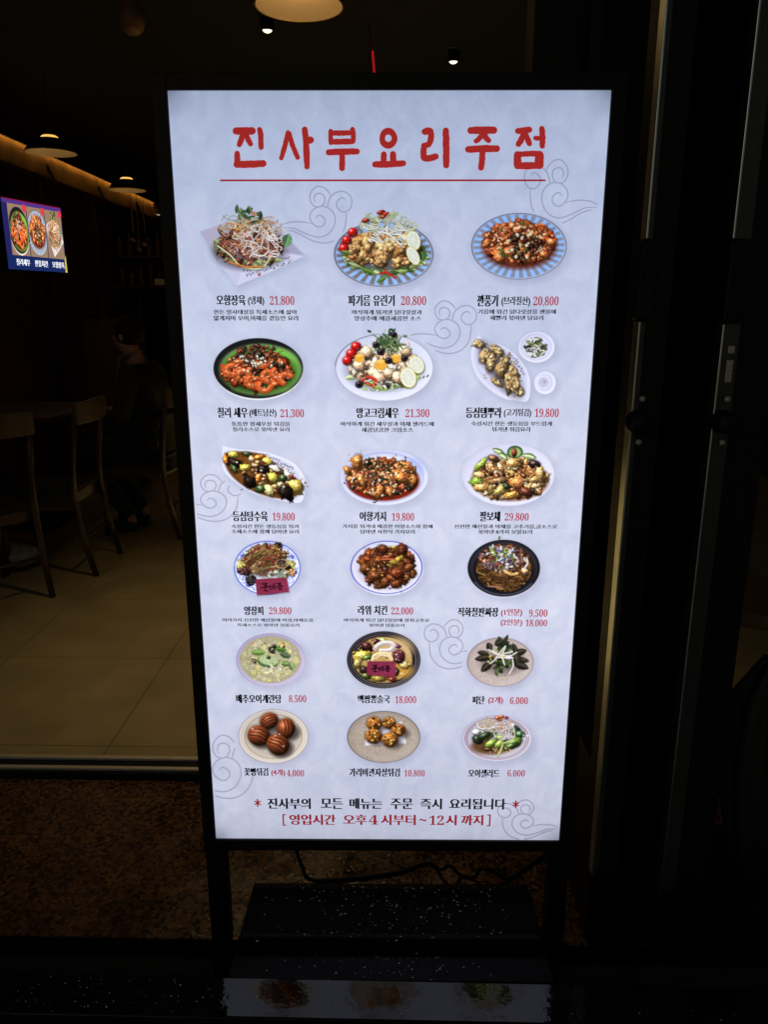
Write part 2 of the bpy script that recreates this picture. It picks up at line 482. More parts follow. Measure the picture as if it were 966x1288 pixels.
    def pile(s, cx, cy, rx, ry, n, size, cols, hump=.35, **k):
        P = []
        n = int(n * 1.6)
        for i in range(n):
            t = i * 2.39996 + rng.normal() * .25; q = math.sqrt((i + rng.random()) / n)
            x = rx * q * math.cos(t); y = ry * q * math.sin(t)
            P.append((y, x, q))
        P.sort()
        for y, x, q in P:
            a = rng.uniform(*size); b = a * rng.uniform(.6, .95)
            c = cols[rng.integers(len(cols))] * rng.uniform(.8, 1.15)
            px, py, ro = cx + x, cy + y - hump * ry * (1 - q) * .8, rng.random() * 3.14
            s.lump(px, py, a, b * .8, np.clip(c, 0, 1), rot=ro, **k)
            k2 = dict(k); k2['sh'] = .12
            for _ in range(2 if a > 3.4 else 1):          # knobbly side pieces, so that no piece reads as a ball
                t = rng.random() * 6.283; f = rng.uniform(.4, .72)
                s.lump(px + a * .62 * math.cos(t), py + b * .55 * math.sin(t), a * f, b * f * rng.uniform(.55, 1), np.clip(c * rng.uniform(.82, 1.22), 0, 1), rot=rng.random() * 3.14, **k2)
            if rng.random() < .5:
                s.ell(px - a * .25, py - b * .3, a * .16, a * .1, (1, .96, .88), rot=ro, soft=.9, op=.55 * k.get('hl', .5) + .1)

    def tangle(s, cx, cy, rx, ry, n, ln, wd, cols, curl=1.2, sh=.3, ang=None):
        for _ in range(n):
            t = rng.random() * 6.283; q = math.sqrt(rng.random())
            x = cx + rx * q * math.cos(t); y = cy + ry * q * math.sin(t)
            a = rng.random() * 6.283 if ang is None else ang + rng.normal() * .5
            L = rng.uniform(*ln) * .85; pts = [(x, y)]
            k = rng.normal() * curl
            for i in range(3):
                x += L / 3 * math.cos(a); y += L / 3 * math.sin(a) * .75; a += k
                q = math.hypot((x - cx) / rx, (y - cy) / ry)
                if q > 1.12: x, y = cx + (x - cx) * 1.12 / q, cy + (y - cy) * 1.12 / q
                pts.append((x, y))
            s.strand(pts, rng.uniform(*wd) * .82, np.clip(cols[rng.integers(len(cols))] * rng.uniform(.85, 1.12), 0, 1), sh=sh)

    def lemon(s, cx, cy, rx, ry, rot=0.):
        s.ell(cx + .8, cy + 1.2, rx + .5, ry + .5, (.2, .16, .06), rot=rot, soft=2, op=.5)
        s.ell(cx, cy, rx, ry, rgb(214, 208, 130), rot=rot)
        s.ell(cx, cy, rx * .9, ry * .9, rgb(240, 240, 232), rot=rot)
        s.ell(cx, cy, rx * .78, ry * .8, rgb(214, 216, 196), rot=rot, tex=.15)
        for i in range(8):
            t = i * .785 + .3; c, n = math.cos(rot), math.sin(rot)
            ex, ey = rx * .78 * math.cos(t), ry * .78 * math.sin(t)
            s.strand([(cx, cy), (cx + ex * c - ey * n, cy + ex * n + ey * c)], .7, rgb(242, 242, 236), sh=0, op=.8)

    def tomato(s, cx, cy, r):
        s.lump(cx, cy, r, r * .95, rgb(190, 28, 26), hl=0, rough=.02, tex=.05, sh=.45)
        s.ell(cx - r * .32, cy - r * .4, r * .2, r * .16, (1, .93, .9), soft=1, op=.95)
        s.ell(cx + r * .3, cy + r * .45, r * .35, r * .15, (.95, .5, .4), soft=2, op=.35, rot=-.6)

    def olive(s, cx, cy, r):
        s.lump(cx, cy, r, r * .88, rgb(34, 26, 32), hl=.5, rough=.05, gloss=40)
        s.ell(cx + .3, cy + .2, r * .42, r * .36, rgb(8, 6, 8), soft=1)
        s.ring(cx, cy, r * .55, r * .48, .3, rgb(110, 96, 110), op=.5)

    def script(s, a, b, n, h, col=(.06, .06, .08)):
        a = np.array(a, float); b = np.array(b, float); d = (b - a) / n; nn = np.array([-d[1], d[0]]) / np.hypot(*d)
        for i in range(n):
            p = a + d * (i + .2)
            for _ in range(3):
                q = p + d * rng.uniform(0, .55) + nn * rng.uniform(-h, h) * .5
                r = q + d * rng.uniform(-.35, .4) + nn * rng.uniform(-h, h) * .5
                s.strand([q, (q + r) / 2 + nn * .2, r], .62, col, sh=0, op=.85)

    def plate(s, cx, cy, rx, ry, zones, shadow=.36):
        """zones: (outer radius fraction, colour) from the rim inwards; soft light from the upper left."""
        if shadow: s.shadow(cx, cy, rx, ry, op=shadow)
        for f, c, so in zones:
            s.ell(cx, cy + (1 - f) * .8, rx * f, ry * f, c, soft=so)
        w = s.win(cx - rx, cy - ry, cx + rx, cy + ry); sl, X, Y = w
        u = (X - cx) / rx; v = (Y - cy) / ry; r = np.sqrt(u * u + v * v)
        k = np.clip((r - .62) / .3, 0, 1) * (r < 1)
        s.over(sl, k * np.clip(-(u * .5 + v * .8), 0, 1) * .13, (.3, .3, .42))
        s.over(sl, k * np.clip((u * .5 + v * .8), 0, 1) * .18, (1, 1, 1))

    def stripes(s, cx, cy, rx, ry, n, ca, cb, r0, r1):
        sl, X, Y = s.win(cx - rx, cy - ry, cx + rx, cy + ry)
        u = (X - cx) / rx; v = (Y - cy) / ry; r = np.sqrt(u * u + v * v); t = np.arctan2(v, u)
        q = np.sin(t * n)
        m = np.clip((r1 - r) * 40, 0, 1) * np.clip((r - r0) * 40, 0, 1)
        k = np.clip(q * 2.2 + .5, 0, 1)[..., None]
        s.over(sl, m, ca * k + cb * (1 - k))


def finish(s):
    """Printed-photo finish: a touch of softness and grain."""
    c = s.c.copy(); a = s.a
    w = a[..., None] + 1e-4; cw = c * w
    def bl(z):
        z = np.pad(z, [(1, 1), (1, 1)] + [(0, 0)] * (z.ndim - 2), mode='edge')
        z = (z[:-2] + 2 * z[1:-1] + z[2:]) / 4
        return (z[:, :-2] + 2 * z[:, 1:-1] + z[:, 2:]) / 4
    b = bl(cw) / bl(w)
    s.c = np.clip(1.07 * (c * .45 + b * .55) * (1 + (rng.random(a.shape) - .5)[..., None] * .04), 0, 1)


def cr(p, n):
    """Catmull-Rom through the points."""
    p = np.asarray(p, float)
    q = np.vstack([2 * p[0] - p[1], p, 2 * p[-1] - p[-2]]); out = []
    for i in range(len(p) - 1):
        a, b, c, d = q[i:i + 4]
        for t in np.linspace(0, 1, n, endpoint=False):
            out.append(.5 * ((2 * b) + (c - a) * t + (2 * a - 5 * b + 4 * c - d) * t * t + (3 * b - a - 3 * c + d) * t ** 3))
    out.append(p[-1])
    return np.array(out)


WHITE = rgb(226, 226, 242); GARLIC = rgb(235, 222, 190)


def dish_cold_meat(s):
    s.poly([(255, 296), (386, 326), (302, 366), (276, 336)], (.42, .42, .56), soft=12, op=.3)
    s.poly([(251.5, 292), (286, 280), (345, 285), (384, 322), (340, 343), (298, 360), (273, 329)], rgb(206, 203, 226))
    s.poly([(251.5, 292), (286, 280), (300, 300), (273, 329)], rgb(178, 170, 192), soft=1.5)
    s.poly([(273, 329), (310, 322), (298, 360)], rgb(196, 194, 220), soft=2)
    s.poly([(345, 285), (384, 322), (352, 318)], rgb(166, 160, 186), soft=3)
    s.script((304, 342), (366, 324), 15, 3.2); s.script((309, 347.5), (368, 329), 14, 3.2)
    s.ell(326, 346, 1.6, 1.6, rgb(170, 30, 40))
    s.ell(313, 318, 45, 22, (.1, .05, .05), soft=8, op=.5)
    s.leaf(280, 314, 17, 9, rgb(150, 160, 110), rot=.9); s.leaf(284, 317, 14, 7, rgb(96, 66, 44), rot=.8)
    s.leaf(278, 293, 7, 2.6, rgb(30, 50, 30), rot=.9)
    for i in range(7):
        s.leaf(292 + i * 9, 334 - abs(i - 3) * 2.2, 9, 3.4, rgb(150, 165, 105), rot=rng.normal() * .3)
    s.pile(315, 312, 41, 24, 80, (3, 6), [rgb(110, 56, 40), rgb(80, 42, 32), rgb(150, 90, 60), rgb(140, 112, 86), rgb(74, 40, 36), rgb(120, 110, 66)], hump=1.1, hl=.3, rough=.8)
    s.pile(318, 294, 26, 16, 40, (2.5, 5), [rgb(196, 150, 110), rgb(206, 120, 70), rgb(150, 90, 60), rgb(216, 196, 170)], hump=.8, hl=.3, rough=.8)
    for i in range(14):
        x, y = 288 + (i % 7) * 9 + rng.normal() * 2, 304 + (i // 7) * 15 + rng.normal() * 2
        s.leaf(x, y, rng.uniform(8, 13), rng.uniform(3, 5), [rgb(136, 66, 58), rgb(110, 56, 48), rgb(164, 120, 110)][i % 3], rot=1.2 + rng.normal() * .25)
    s.tangle(316, 296, 38, 26, 80, (14, 34), (1., 1.9), [rgb(228, 212, 196), rgb(206, 178, 150), rgb(216, 160, 110), rgb(196, 120, 70)])
    s.tangle(330, 305, 27, 20, 34, (18, 40), (1.2, 2.2), [rgb(238, 230, 228), rgb(222, 196, 190)])
    s.speck(315, 310, 42, 24, 60, [rgb(60, 30, 20), rgb(240, 225, 205), rgb(180, 70, 40), rgb(120, 140, 60)])
    s.strand([(274, 310), (290, 322), (304, 336), (328, 338), (342, 322)], 1.8, rgb(216, 222, 178))
    s.strand([(288, 330), (308, 336), (330, 336)], 2.6, rgb(196, 120, 62))
    for i in range(16):
        s.leaf(316 + rng.normal() * 9, 269 + rng.normal() * 5, rng.uniform(3.5, 7), 2.6, [rgb(64, 92, 58), rgb(40, 62, 44), rgb(110, 130, 80)][i % 3], rot=rng.random() * 3)
    s.leaf(361, 303, 9, 6.5, rgb(96, 136, 96), rot=1.9)
    s.tangle(300, 278, 22, 10, 16, (10, 20), (.8, 1.3), [rgb(226, 220, 200), rgb(170, 180, 130)])


def dish_oil_chicken(s):
    s.plate(482.6, 320, 62.6, 41, [(1, rgb(66, 62, 74), .8), (.98, rgb(150, 160, 190), .7), (.74, rgb(196, 204, 226), 1)])
    s.stripes(482.6, 320, 62.6, 41, 30, rgb(150, 186, 240), rgb(122, 116, 122), .6, .965)
    s.ell(484, 320, 50, 24, (.08, .08, .03), soft=10, op=.6)
    for i in range(60):
        t = rng.uniform(-.3, 3.5); s.leaf(484 + 46 * math.cos(t), 320 + 24 * math.sin(t), rng.uniform(6, 12), 2.8, [rgb(96, 128, 56), rgb(150, 172, 96), rgb(56, 88, 42), rgb(184, 196, 140)][i % 4], rot=rng.normal() * .4)
    s.leaf(531, 320, 9, 6, rgb(60, 92, 48), rot=1.4); s.leaf(480, 352, 8, 3, rgb(86, 128, 52), rot=-.5)
    s.strand([(478, 344), (488, 344), (497, 350)], 2.6, rgb(190, 42, 34)); s.strand([(484, 340), (489, 346)], 2.2, rgb(200, 50, 40))
    s.pile(482, 316, 41, 19, 46, (6, 10.5), [rgb(196, 146, 92), rgb(176, 118, 66), rgb(150, 94, 50), rgb(208, 164, 112)], hump=1.0, hl=.4, rough=.5)
    for x, y, r in ((480, 329, 10), (500, 330, 6), (513, 330, 6), (490, 312, 9), (462, 308, 11), (448, 312, 9), (456, 322, 8), (508, 312, 8)):
        s.lump(x, y, r, r * .7, rgb(198, 146, 90), hl=.35, rough=.55, rot=rng.random() * 3)
        for _ in range(4):
            s.lump(x + rng.normal() * r * .45, y + rng.normal() * r * .4, r * .45, r * .34, rgb(206, 154, 96) * rng.uniform(.8, 1.12), rot=rng.random() * 3, hl=.4, rough=.5, sh=.15)
    s.speck(482, 316, 42, 24, 60, [rgb(90, 50, 25), rgb(240, 220, 180), rgb(170, 60, 40)], r=(.4, .9))
    s.tangle(488, 284, 32, 11, 60, (14, 34), (1., 2.), [rgb(238, 236, 226), rgb(222, 222, 190), rgb(200, 206, 150)])
    s.tangle(492, 298, 26, 12, 18, (18, 34), (1.2, 2.4), [rgb(242, 242, 242), rgb(226, 226, 214)], curl=.7)
    s.tangle(484, 274, 24, 6, 26, (8, 18), (1, 1.6), [rgb(196, 202, 110), rgb(224, 224, 180), rgb(160, 176, 80)])
    for x, y in ((478, 268), (486, 270), (482, 273), (460, 278)):
        s.lump(x, y, 4.5, 3, rgb(170, 50, 36), rough=.4, hl=.4)
    s.strand([(484, 276), (491, 268), (494, 259)], 1.2, rgb(214, 220, 190), sh=.1)
    for x, y in ((443.5, 293), (436, 303), (432.5, 313)): s.tomato(x, y, 6.6)
    s.leaf(436, 318, 8, 3, rgb(120, 120, 62), rot=.2)
    s.lemon(520, 303, 8.6, 12.5, -.25); s.lemon(519.5, 322, 7, 12.5, -.5)


def dish_spicy_chicken(s):
    s.plate(652.7, 310, 60, 41.7, [(1, rgb(58, 56, 70), .8), (.985, rgb(160, 168, 196), .7), (.7, rgb(200, 204, 226), 1)])
    s.stripes(652.7, 310, 60, 41.7, 32, rgb(146, 184, 240), rgb(134, 136, 156), .55, .965)
    s.ell(653, 312, 46, 27, rgb(96, 34, 18), soft=6, op=.9)
    s.pile(653, 306, 43, 24, 90, (4.5, 8), [rgb(170, 76, 36), rgb(146, 58, 28), rgb(196, 104, 54), rgb(112, 42, 22), rgb(180, 90, 46)], hump=.8, hl=.85, rough=.6, gloss=30)
    s.pile(656, 312, 26, 16, 22, (3, 5), [rgb(44, 20, 14), rgb(54, 34, 18), rgb(70, 22, 16)], hump=.6, rough=.6)
    for x, y in ((628, 325), (640, 318), (684, 320), (694, 305), (645, 285), (612, 306), (650, 290), (672, 294)):
        s.lump(x, y, 7.5, 5.5, rgb(196, 102, 52), rot=rng.random() * 3, hl=.8, rough=.6, gloss=30)
    s.speck(654, 303, 34, 22, 34, [rgb(240, 226, 206), rgb(228, 200, 160)], r=(.8, 1.9))
    s.speck(654, 303, 34, 24, 26, [rgb(70, 84, 34), rgb(96, 110, 50)], r=(.8, 2.))
    s.speck(654, 308, 40, 24, 50, [rgb(255, 226, 190), rgb(40, 14, 10)], r=(.3, .7))


def dish_chilli_shrimp(s):
    s.plate(325.3, 464.6, 56.7, 39, [(1, rgb(232, 232, 240), .8)])
    s.ell(325, 463.6, 56.5, 38, rgb(26, 26, 28), soft=.8)
    s.ell(327.5, 465.5, 51.5, 32.8, rgb(84, 120, 62), soft=4)
    s.ell(328.5, 466, 49, 30.6, rgb(104, 172, 66), soft=2.5, tex=.12)
    s.ring(328, 465.5, 50, 31.6, 1.4, rgb(150, 160, 130), op=.35)
    s.ell(352, 450, 18, 9, rgb(130, 196, 84), soft=9, op=.7); s.ell(330, 490, 34, 5, rgb(136, 196, 92), soft=4, op=.6)
    s.ell(325, 470, 46, 26, (.05, .06, .02), soft=10, op=.7)
    s.pile(325, 468, 42, 21, 84, (4, 7), [rgb(176, 70, 32), rgb(142, 50, 24), rgb(200, 96, 48), rgb(70, 30, 18), rgb(46, 34, 22), rgb(190, 84, 40)], hump=.9, hl=.8, rough=.6, gloss=30)
    for x, y, a in ((306, 473, 2.6), (318, 480, .6), (338, 474, 1.6), (350, 470, .4), (292, 466, 1.2), (333, 486, .1), (360, 477, 2.), (330, 455, .5)):
        q = [(x + 8 * math.cos(a + t), y + 6 * math.sin(a + t)) for t in np.linspace(0, 3.6, 6)]
        s.strand(q, 7, rgb(196, 84, 40), sh=.6); s.strand([(u + .4 * (x - u) * .3, v - .8) for u, v in q], 2.4, rgb(232, 140, 84), sh=0, op=.7)
        for t in q[1:-1]: s.strand([(t[0] + (t[0] - x) * .3, t[1] + (t[1] - y) * .3), (t[0] - (t[0] - x) * .3, t[1] - (t[1] - y) * .3)], .7, rgb(120, 44, 20), sh=0, op=.7)
        s.ell(q[2][0] - .6, q[2][1] - 1, 1.3, .7, (1, .93, .84), soft=.9, op=.8)
    s.pile(322, 446, 26, 11, 26, (2.5, 4.5), [rgb(62, 30, 24), rgb(110, 46, 26), rgb(40, 40, 24)], rough=.5)
    for _ in range(26):
        s.lump(326 + rng.normal() * 10, 456 + rng.normal() * 6, rng.uniform(2, 3.4), 1.5, GARLIC, rot=1.2 + rng.normal() * .5, hl=.5, rough=.2, sh=.3)
    s.speck(325, 466, 42, 24, 50, [rgb(50, 26, 18), rgb(255, 226, 190), rgb(70, 80, 40)], r=(.4, 1.2))


def dish_mango_shrimp(s):
    s.plate(483.5, 462.6, 62, 42.2, [(1, rgb(150, 148, 170), .8), (.985, rgb(216, 218, 240), .8), (.8, rgb(206, 208, 232), 6), (.7, rgb(212, 214, 236), 5)])
    s.ring(483.5, 462.6, 61.7, 42, .35, rgb(60, 56, 70), op=.9, a0=-3.1, a1=-1.7)
    for x in (528, 533, 538): s.leaf(x, 474.5 - (x - 533) * .3, 2.8, 1.1, rgb(52, 84, 48), rot=-.9, sh=0)
    s.ell(482, 466, 46, 25, (.1, .1, .06), soft=10, op=.35)
    for i in range(30):
        t = rng.uniform(.1, 3.1); s.leaf(481 + 42 * math.cos(t), 466 + 22 * math.sin(t), rng.uniform(5, 10), 3, [rgb(140, 176, 86), rgb(206, 220, 160), rgb(90, 130, 50), rgb(226, 230, 206)][i % 4], rot=rng.normal() * .5)
    s.pile(482, 458, 42, 22, 56, (5, 8), [rgb(222, 190, 160), rgb(232, 210, 190), rgb(206, 160, 124), rgb(236, 224, 208)], hump=.8, hl=.4, rough=.5)
    for x, y in ((452, 461), (470, 470), (490, 470), (500, 476), (462, 444), (510, 442), (478, 476)):
        s.lump(x, y, 9, 6.5, rgb(230, 190, 152), rot=rng.random(), hl=.4, rough=.5)
    s.tomato(448, 436.5, 6.8); s.tomato(442, 445.5, 7); s.tomato(437, 454, 6.6)
    for x, y, r in ((452, 451, 6), (479, 459, 7.5), (498, 451, 6)):
        s.poly([(x - r, y - r * .5), (x - r * .1, y - r), (x + r, y - r * .7), (x + r, y + r * .5), (x, y + r), (x - r * .9, y + r * .6)], rgb(232, 168, 62), tex=.1)
        s.poly([(x - r, y - r * .5), (x - r * .1, y - r), (x + r, y - r * .7), (x, y - r * .25)], rgb(246, 198, 100))
    for i in range(60):
        a = rng.normal() * .9 - 1.57; x, y = 489 + rng.normal() * 7, 440 + rng.normal() * 6
        s.strand([(x, y), (x + 6 * math.cos(a), y + 6 * math.sin(a)), (x + 12 * math.cos(a + .3), y + 11 * math.sin(a + .3))], 1.1, [rgb(110, 132, 84), rgb(200, 210, 170), rgb(60, 84, 50)][i % 3])
    for i in range(40): s.leaf(488 + rng.normal() * 9, 430 + rng.normal() * 6, 3.4, 1.8, [rgb(64, 92, 56), rgb(38, 60, 38), rgb(96, 120, 66)][i % 3], rot=rng.random() * 3)
    for x, y, r in ((495, 421, 4.4), (473, 434, 4.6), (479, 443, 5), (489, 454, 5), (509, 451, 4.8), (452, 484, 5.2), (491, 485, 5.4)): s.olive(x, y, r)
    s.strand([(457, 478), (464, 484), (474, 483)], 4, rgb(186, 44, 34)); s.strand([(462, 474), (472, 478), (470, 487)], 3.6, rgb(200, 56, 40)); s.strand([(459, 480), (467, 478)], 1.6, rgb(240, 220, 210))
    s.tangle(478, 486, 26, 5, 16, (8, 16), (1, 2), [rgb(230, 232, 220), rgb(150, 186, 90)])
    s.lemon(524, 459, 9, 11.5, -.5); s.lemon(513.5, 475, 10, 13, -.3)


def dish_tempura(s):
    L = cr([(602.3, 421.6), (612, 430), (630, 434), (648, 446), (661, 462), (667, 480), (664.4, 503.5), (648, 504), (631, 500), (611, 486), (597, 468), (592, 445), (596, 432), (602.3, 421.6)], 5)
    s.poly(L + [4, 5], (.42, .42, .56), soft=12, op=.3)
    s.poly(L, rgb(214, 214, 238)); c = L.mean(0)
    s.poly(c + (L - c) * .86 + [0, -1.5], rgb(190, 190, 216), soft=5); s.poly(c + (L - c) * .74, rgb(206, 206, 230), soft=5)
    s.script((640, 443), (661, 472), 9, 3); s.script((636, 449), (658, 480), 9, 3)
    s.ell(630, 466, 38, 14, (.1, .07, .05), rot=.95, soft=9, op=.55)
    for x, y, a, b, r in ((603, 433, 7, 5.5, .3), (625, 441, 9, 6, .7), (609, 448, 10.5, 6.5, 1.75), (618, 457, 12, 6.5, 1.8), (646, 470, 12, 6, 1.25), (632, 462, 15, 6, 1.8), (653, 492, 7.5, 6, .8), (640, 482, 12.5, 6, 1.35), (626, 482, 9, 4, .6), (649, 482, 10, 5, 1.3)):
        c_, n_ = math.cos(r), math.sin(r)
        s.lump(x, y, a, b, rgb(170, 138, 92), rot=r, hl=.1, rough=.45, tex=.3)
        for _ in range(9):
            u, v = rng.uniform(-.75, .75) * a, rng.uniform(-.6, .6) * b
            s.lump(x + u * c_ - v * n_, y + u * n_ + v * c_, rng.uniform(1.6, 4), rng.uniform(1.2, 2.4), rgb(204, 174, 124) * rng.uniform(.72, 1.1), rot=r + rng.normal() * .4, hl=.15, rough=.5, sh=.18)
    s.speck(630, 464, 26, 26, 24, [rgb(96, 62, 30), rgb(120, 84, 46)], r=(.5, 1.2), op=.5)
    s.plate(674.7, 436.5, 23.3, 20, [(1, rgb(176, 176, 204), .8), (.97, rgb(226, 226, 246), .8), (.86, rgb(196, 196, 222), 2), (.76, rgb(210, 210, 234), 3)])
    s.tangle(674, 437, 13, 11, 70, (6, 14), (1.1, 2.4), [rgb(38, 40, 36), rgb(60, 62, 50), rgb(150, 160, 96), rgb(232, 232, 226), rgb(96, 110, 60)])
    s.tangle(672, 444, 12, 6, 12, (8, 18), (1.2, 1.8), [rgb(236, 236, 230)])
    s.plate(685.4, 481, 14.2, 15.4, [(1, rgb(180, 180, 208), .8), (.95, rgb(222, 222, 244), .8), (.7, rgb(196, 196, 222), 2)])
    s.ell(683.8, 480.6, 9, 9, rgb(214, 214, 236), soft=2); s.ell(683.8, 481, 6.4, 6.4, rgb(188, 188, 210), soft=1.5); s.ell(685, 480, 2, 2, rgb(150, 146, 140), soft=2, op=.6)


def dish_sweet_sour(s):
    L = cr([(280, 561), (300, 565), (330, 568), (352, 574), (371, 583.5), (382, 598), (383.7, 610), (380, 631), (362, 631), (341, 627), (318, 620), (301, 610), (284, 596), (279, 582), (280, 561)], 5)
    s.poly(L + [4, 5], (.42, .42, .56), soft=12, op=.3)
    s.poly(L, rgb(216, 218, 240)); c = L.mean(0); s.poly(c + (L - c) * .88 + [0, 1], rgb(196, 196, 222), soft=4)
    s.script((333, 571), (370, 590), 11, 3); s.script((345, 581), (371, 597), 8, 3)
    M = cr([(283, 570), (300, 568), (330, 572), (350, 588), (366, 598), (382, 611), (378, 621), (362, 627), (340, 625), (315, 616), (295, 602), (284, 586), (283, 570)], 5)
    s.poly(M, rgb(84, 48, 20), soft=3); s.poly(M * .94 + M.mean(0) * .06, rgb(110, 68, 28), soft=5, tex=.3)
    f = lambda x, y: (245 + x / 5.8545, 550 + y / 5.8545)
    for i in range(40):
        p = M.mean(0) + (M[rng.integers(len(M))] - M.mean(0)) * rng.random() * .85
        s.lump(p[0], p[1], rng.uniform(3, 5), 3, [rgb(150, 104, 60), rgb(120, 74, 40), rgb(176, 140, 86)][i % 3], rough=.5, hl=.8, gloss=30)
    Yl, Bk, Gn, Og, Wh = rgb(206, 184, 74), rgb(26, 18, 16), rgb(56, 74, 40), rgb(222, 122, 44), rgb(232, 226, 206)
    for x, y, a, b, r, col in ((285, 130, 44, 24, .1, Yl), (385, 125, 40, 20, .1, Gn), (228, 170, 34, 22, 1.2, Og), (300, 190, 52, 32, .2, Bk), (295, 240, 36, 22, 1.2, Gn), (470, 148, 46, 20, -.25, Og), (370, 225, 46, 28, -.2, Yl), (540, 180, 46, 22, .35, Yl), (505, 240, 48, 38, .2, Bk), (600, 235, 40, 22, .5, Wh), (465, 305, 20, 44, .4, Og), (575, 300, 40, 44, .3, Yl), (650, 300, 30, 34, .2, Gn), (405, 330, 46, 44, .2, Bk), (490, 380, 40, 34, .3, Gn), (555, 395, 26, 52, -.5, rgb(214, 204, 130)), (745, 360, 60, 44, .65, rgb(206, 178, 84)), (690, 280, 40, 18, .6, Wh), (665, 405, 66, 50, .3, Bk), (420, 165, 26, 16, .3, rgb(200, 170, 120)), (630, 345, 26, 18, -.4, rgb(220, 200, 150)), (720, 295, 34, 12, .5, rgb(120, 34, 20))):
        px, py = f(x, y)
        s.lump(px, py, a / 5.85, b / 5.85, col, rot=r, hl=.55 if col is not Bk else .3, rough=.55, gloss=26, sh=.6, tex=.25)
    for x, y in ((310, 185), (430, 205), (490, 245), (655, 365), (680, 330), (465, 280), (510, 280)):
        s.ell(*f(x, y), 1.6, 1., (1, .98, .9), soft=1, op=.9)


def dish_eggplant(s):
    s.plate(483.4, 600.2, 55, 35.2, [(1, rgb(206, 210, 238), .8), (.9, rgb(186, 194, 230), 2), (.82, rgb(214, 218, 240), 3)])
    s.ring(483.4, 600.2, 49.5, 31.2, .5, rgb(140, 154, 214), op=.5); s.ell(520, 588, 14, 12, rgb(150, 162, 220), soft=8, op=.5)
    s.ell(482, 605, 46, 25, rgb(120, 30, 16), soft=2.5)
    s.pile(481, 601, 43, 23, 150, (3, 6.5), [rgb(146, 84, 40), rgb(104, 54, 28), rgb(60, 38, 24), rgb(176, 112, 60), rgb(46, 44, 30), rgb(126, 52, 30)], hump=.5, hl=.6, rough=.6)
    for x, y, a in ((455, 605, 9), (478, 618, 9), (490, 619, 8), (513, 588, 9), (505, 601, 10), (450, 580, 10), (437, 592, 6), (520, 605, 7)):
        s.lump(x, y, a, a * .6, rgb(176, 108, 52), rot=rng.random() * 3, rough=.6, hl=.5)
    s.speck(481, 600, 42, 25, 150, [rgb(230, 200, 160), rgb(46, 52, 30), rgb(150, 40, 24), rgb(245, 232, 215), rgb(30, 22, 16)], r=(.5, 1.4))


def dish_eight_treasure(s):
    s.plate(639.2, 596.6, 58, 39.6, [(1, rgb(208, 208, 232), 1), (.95, rgb(214, 214, 238), 2), (.78, rgb(206, 206, 232), 5)])
    s.ell(642, 604, 48, 26, rgb(110, 60, 26), soft=4, op=.85)
    s.pile(641, 602, 45, 24, 110, (4, 7), [rgb(196, 152, 92), rgb(150, 96, 50), rgb(216, 184, 130), rgb(110, 62, 34), rgb(176, 120, 66), rgb(56, 40, 28)], hump=.5, hl=.8, rough=.5, gloss=28)
    f = lambda x, y: (560 + x / 5.682, 550 + y / 5.682)
    for x, y, a, b, r, col in ((260, 190, 66, 24, -.8, rgb(150, 170, 66)), (228, 320, 40, 34, .3, rgb(120, 150, 50)), (640, 190, 46, 30, .3, rgb(44, 30, 30)), (480, 185, 52, 36, .2, rgb(222, 166, 98)), (510, 320, 54, 44, .2, rgb(226, 150, 82)), (390, 380, 48, 34, -.5, rgb(206, 178, 100)), (320, 360, 26, 52, -.3, rgb(206, 164, 96)), (260, 360, 44, 30, .3, rgb(210, 160, 90)), (380, 310, 70, 22, -.15, rgb(140, 104, 66)), (480, 410, 50, 28, -.4, rgb(206, 140, 66)), (580, 390, 50, 30, .3, rgb(90, 44, 32)), (650, 345, 42, 24, -.3, rgb(224, 190, 130)), (640, 300, 34, 24, -.3, rgb(206, 160, 90)), (680, 260, 24, 60, -.2, rgb(210, 170, 110)), (250, 270, 52, 20, .2, rgb(216, 176, 110)), (440, 350, 26, 30, 0, rgb(34, 56, 34)), (395, 215, 20, 40, -.6, rgb(224, 190, 136)), (345, 150, 40, 26, .2, rgb(110, 74, 50))):
        s.lump(*f(x, y), a / 5.68, b / 5.68, col, rot=r, hl=.5, rough=.6, gloss=26, sh=.55, tex=.3)
    for x, y, rr in ((610, 245, 5), (510, 320, 7)): s.ring(*f(x, y), rr, rr * .7, .8, rgb(196, 110, 56), op=.8)
    for x, y, a, r in ((385, 105, 9.5, .5), (600, 135, 10, .2), (415, 135, 7, .6)):
        s.leaf(*f(x, y), a, 4, rgb(70, 100, 52), rot=r, sh=.2); s.leaf(*f(x - 4, y + 3), a * .85, 2.8, rgb(196, 210, 160), rot=r, sh=0)
    s.ell(*f(500, 105), 10, 8, rgb(52, 84, 44)); s.ell(*f(500, 108), 7.5, 6, rgb(150, 180, 110), soft=2); s.lump(*f(494, 110), 3.6, 6, rgb(116, 44, 34), rough=.2)
    s.speck(641, 602, 44, 24, 40, [rgb(255, 240, 210), rgb(60, 30, 16)], r=(.4, .9))


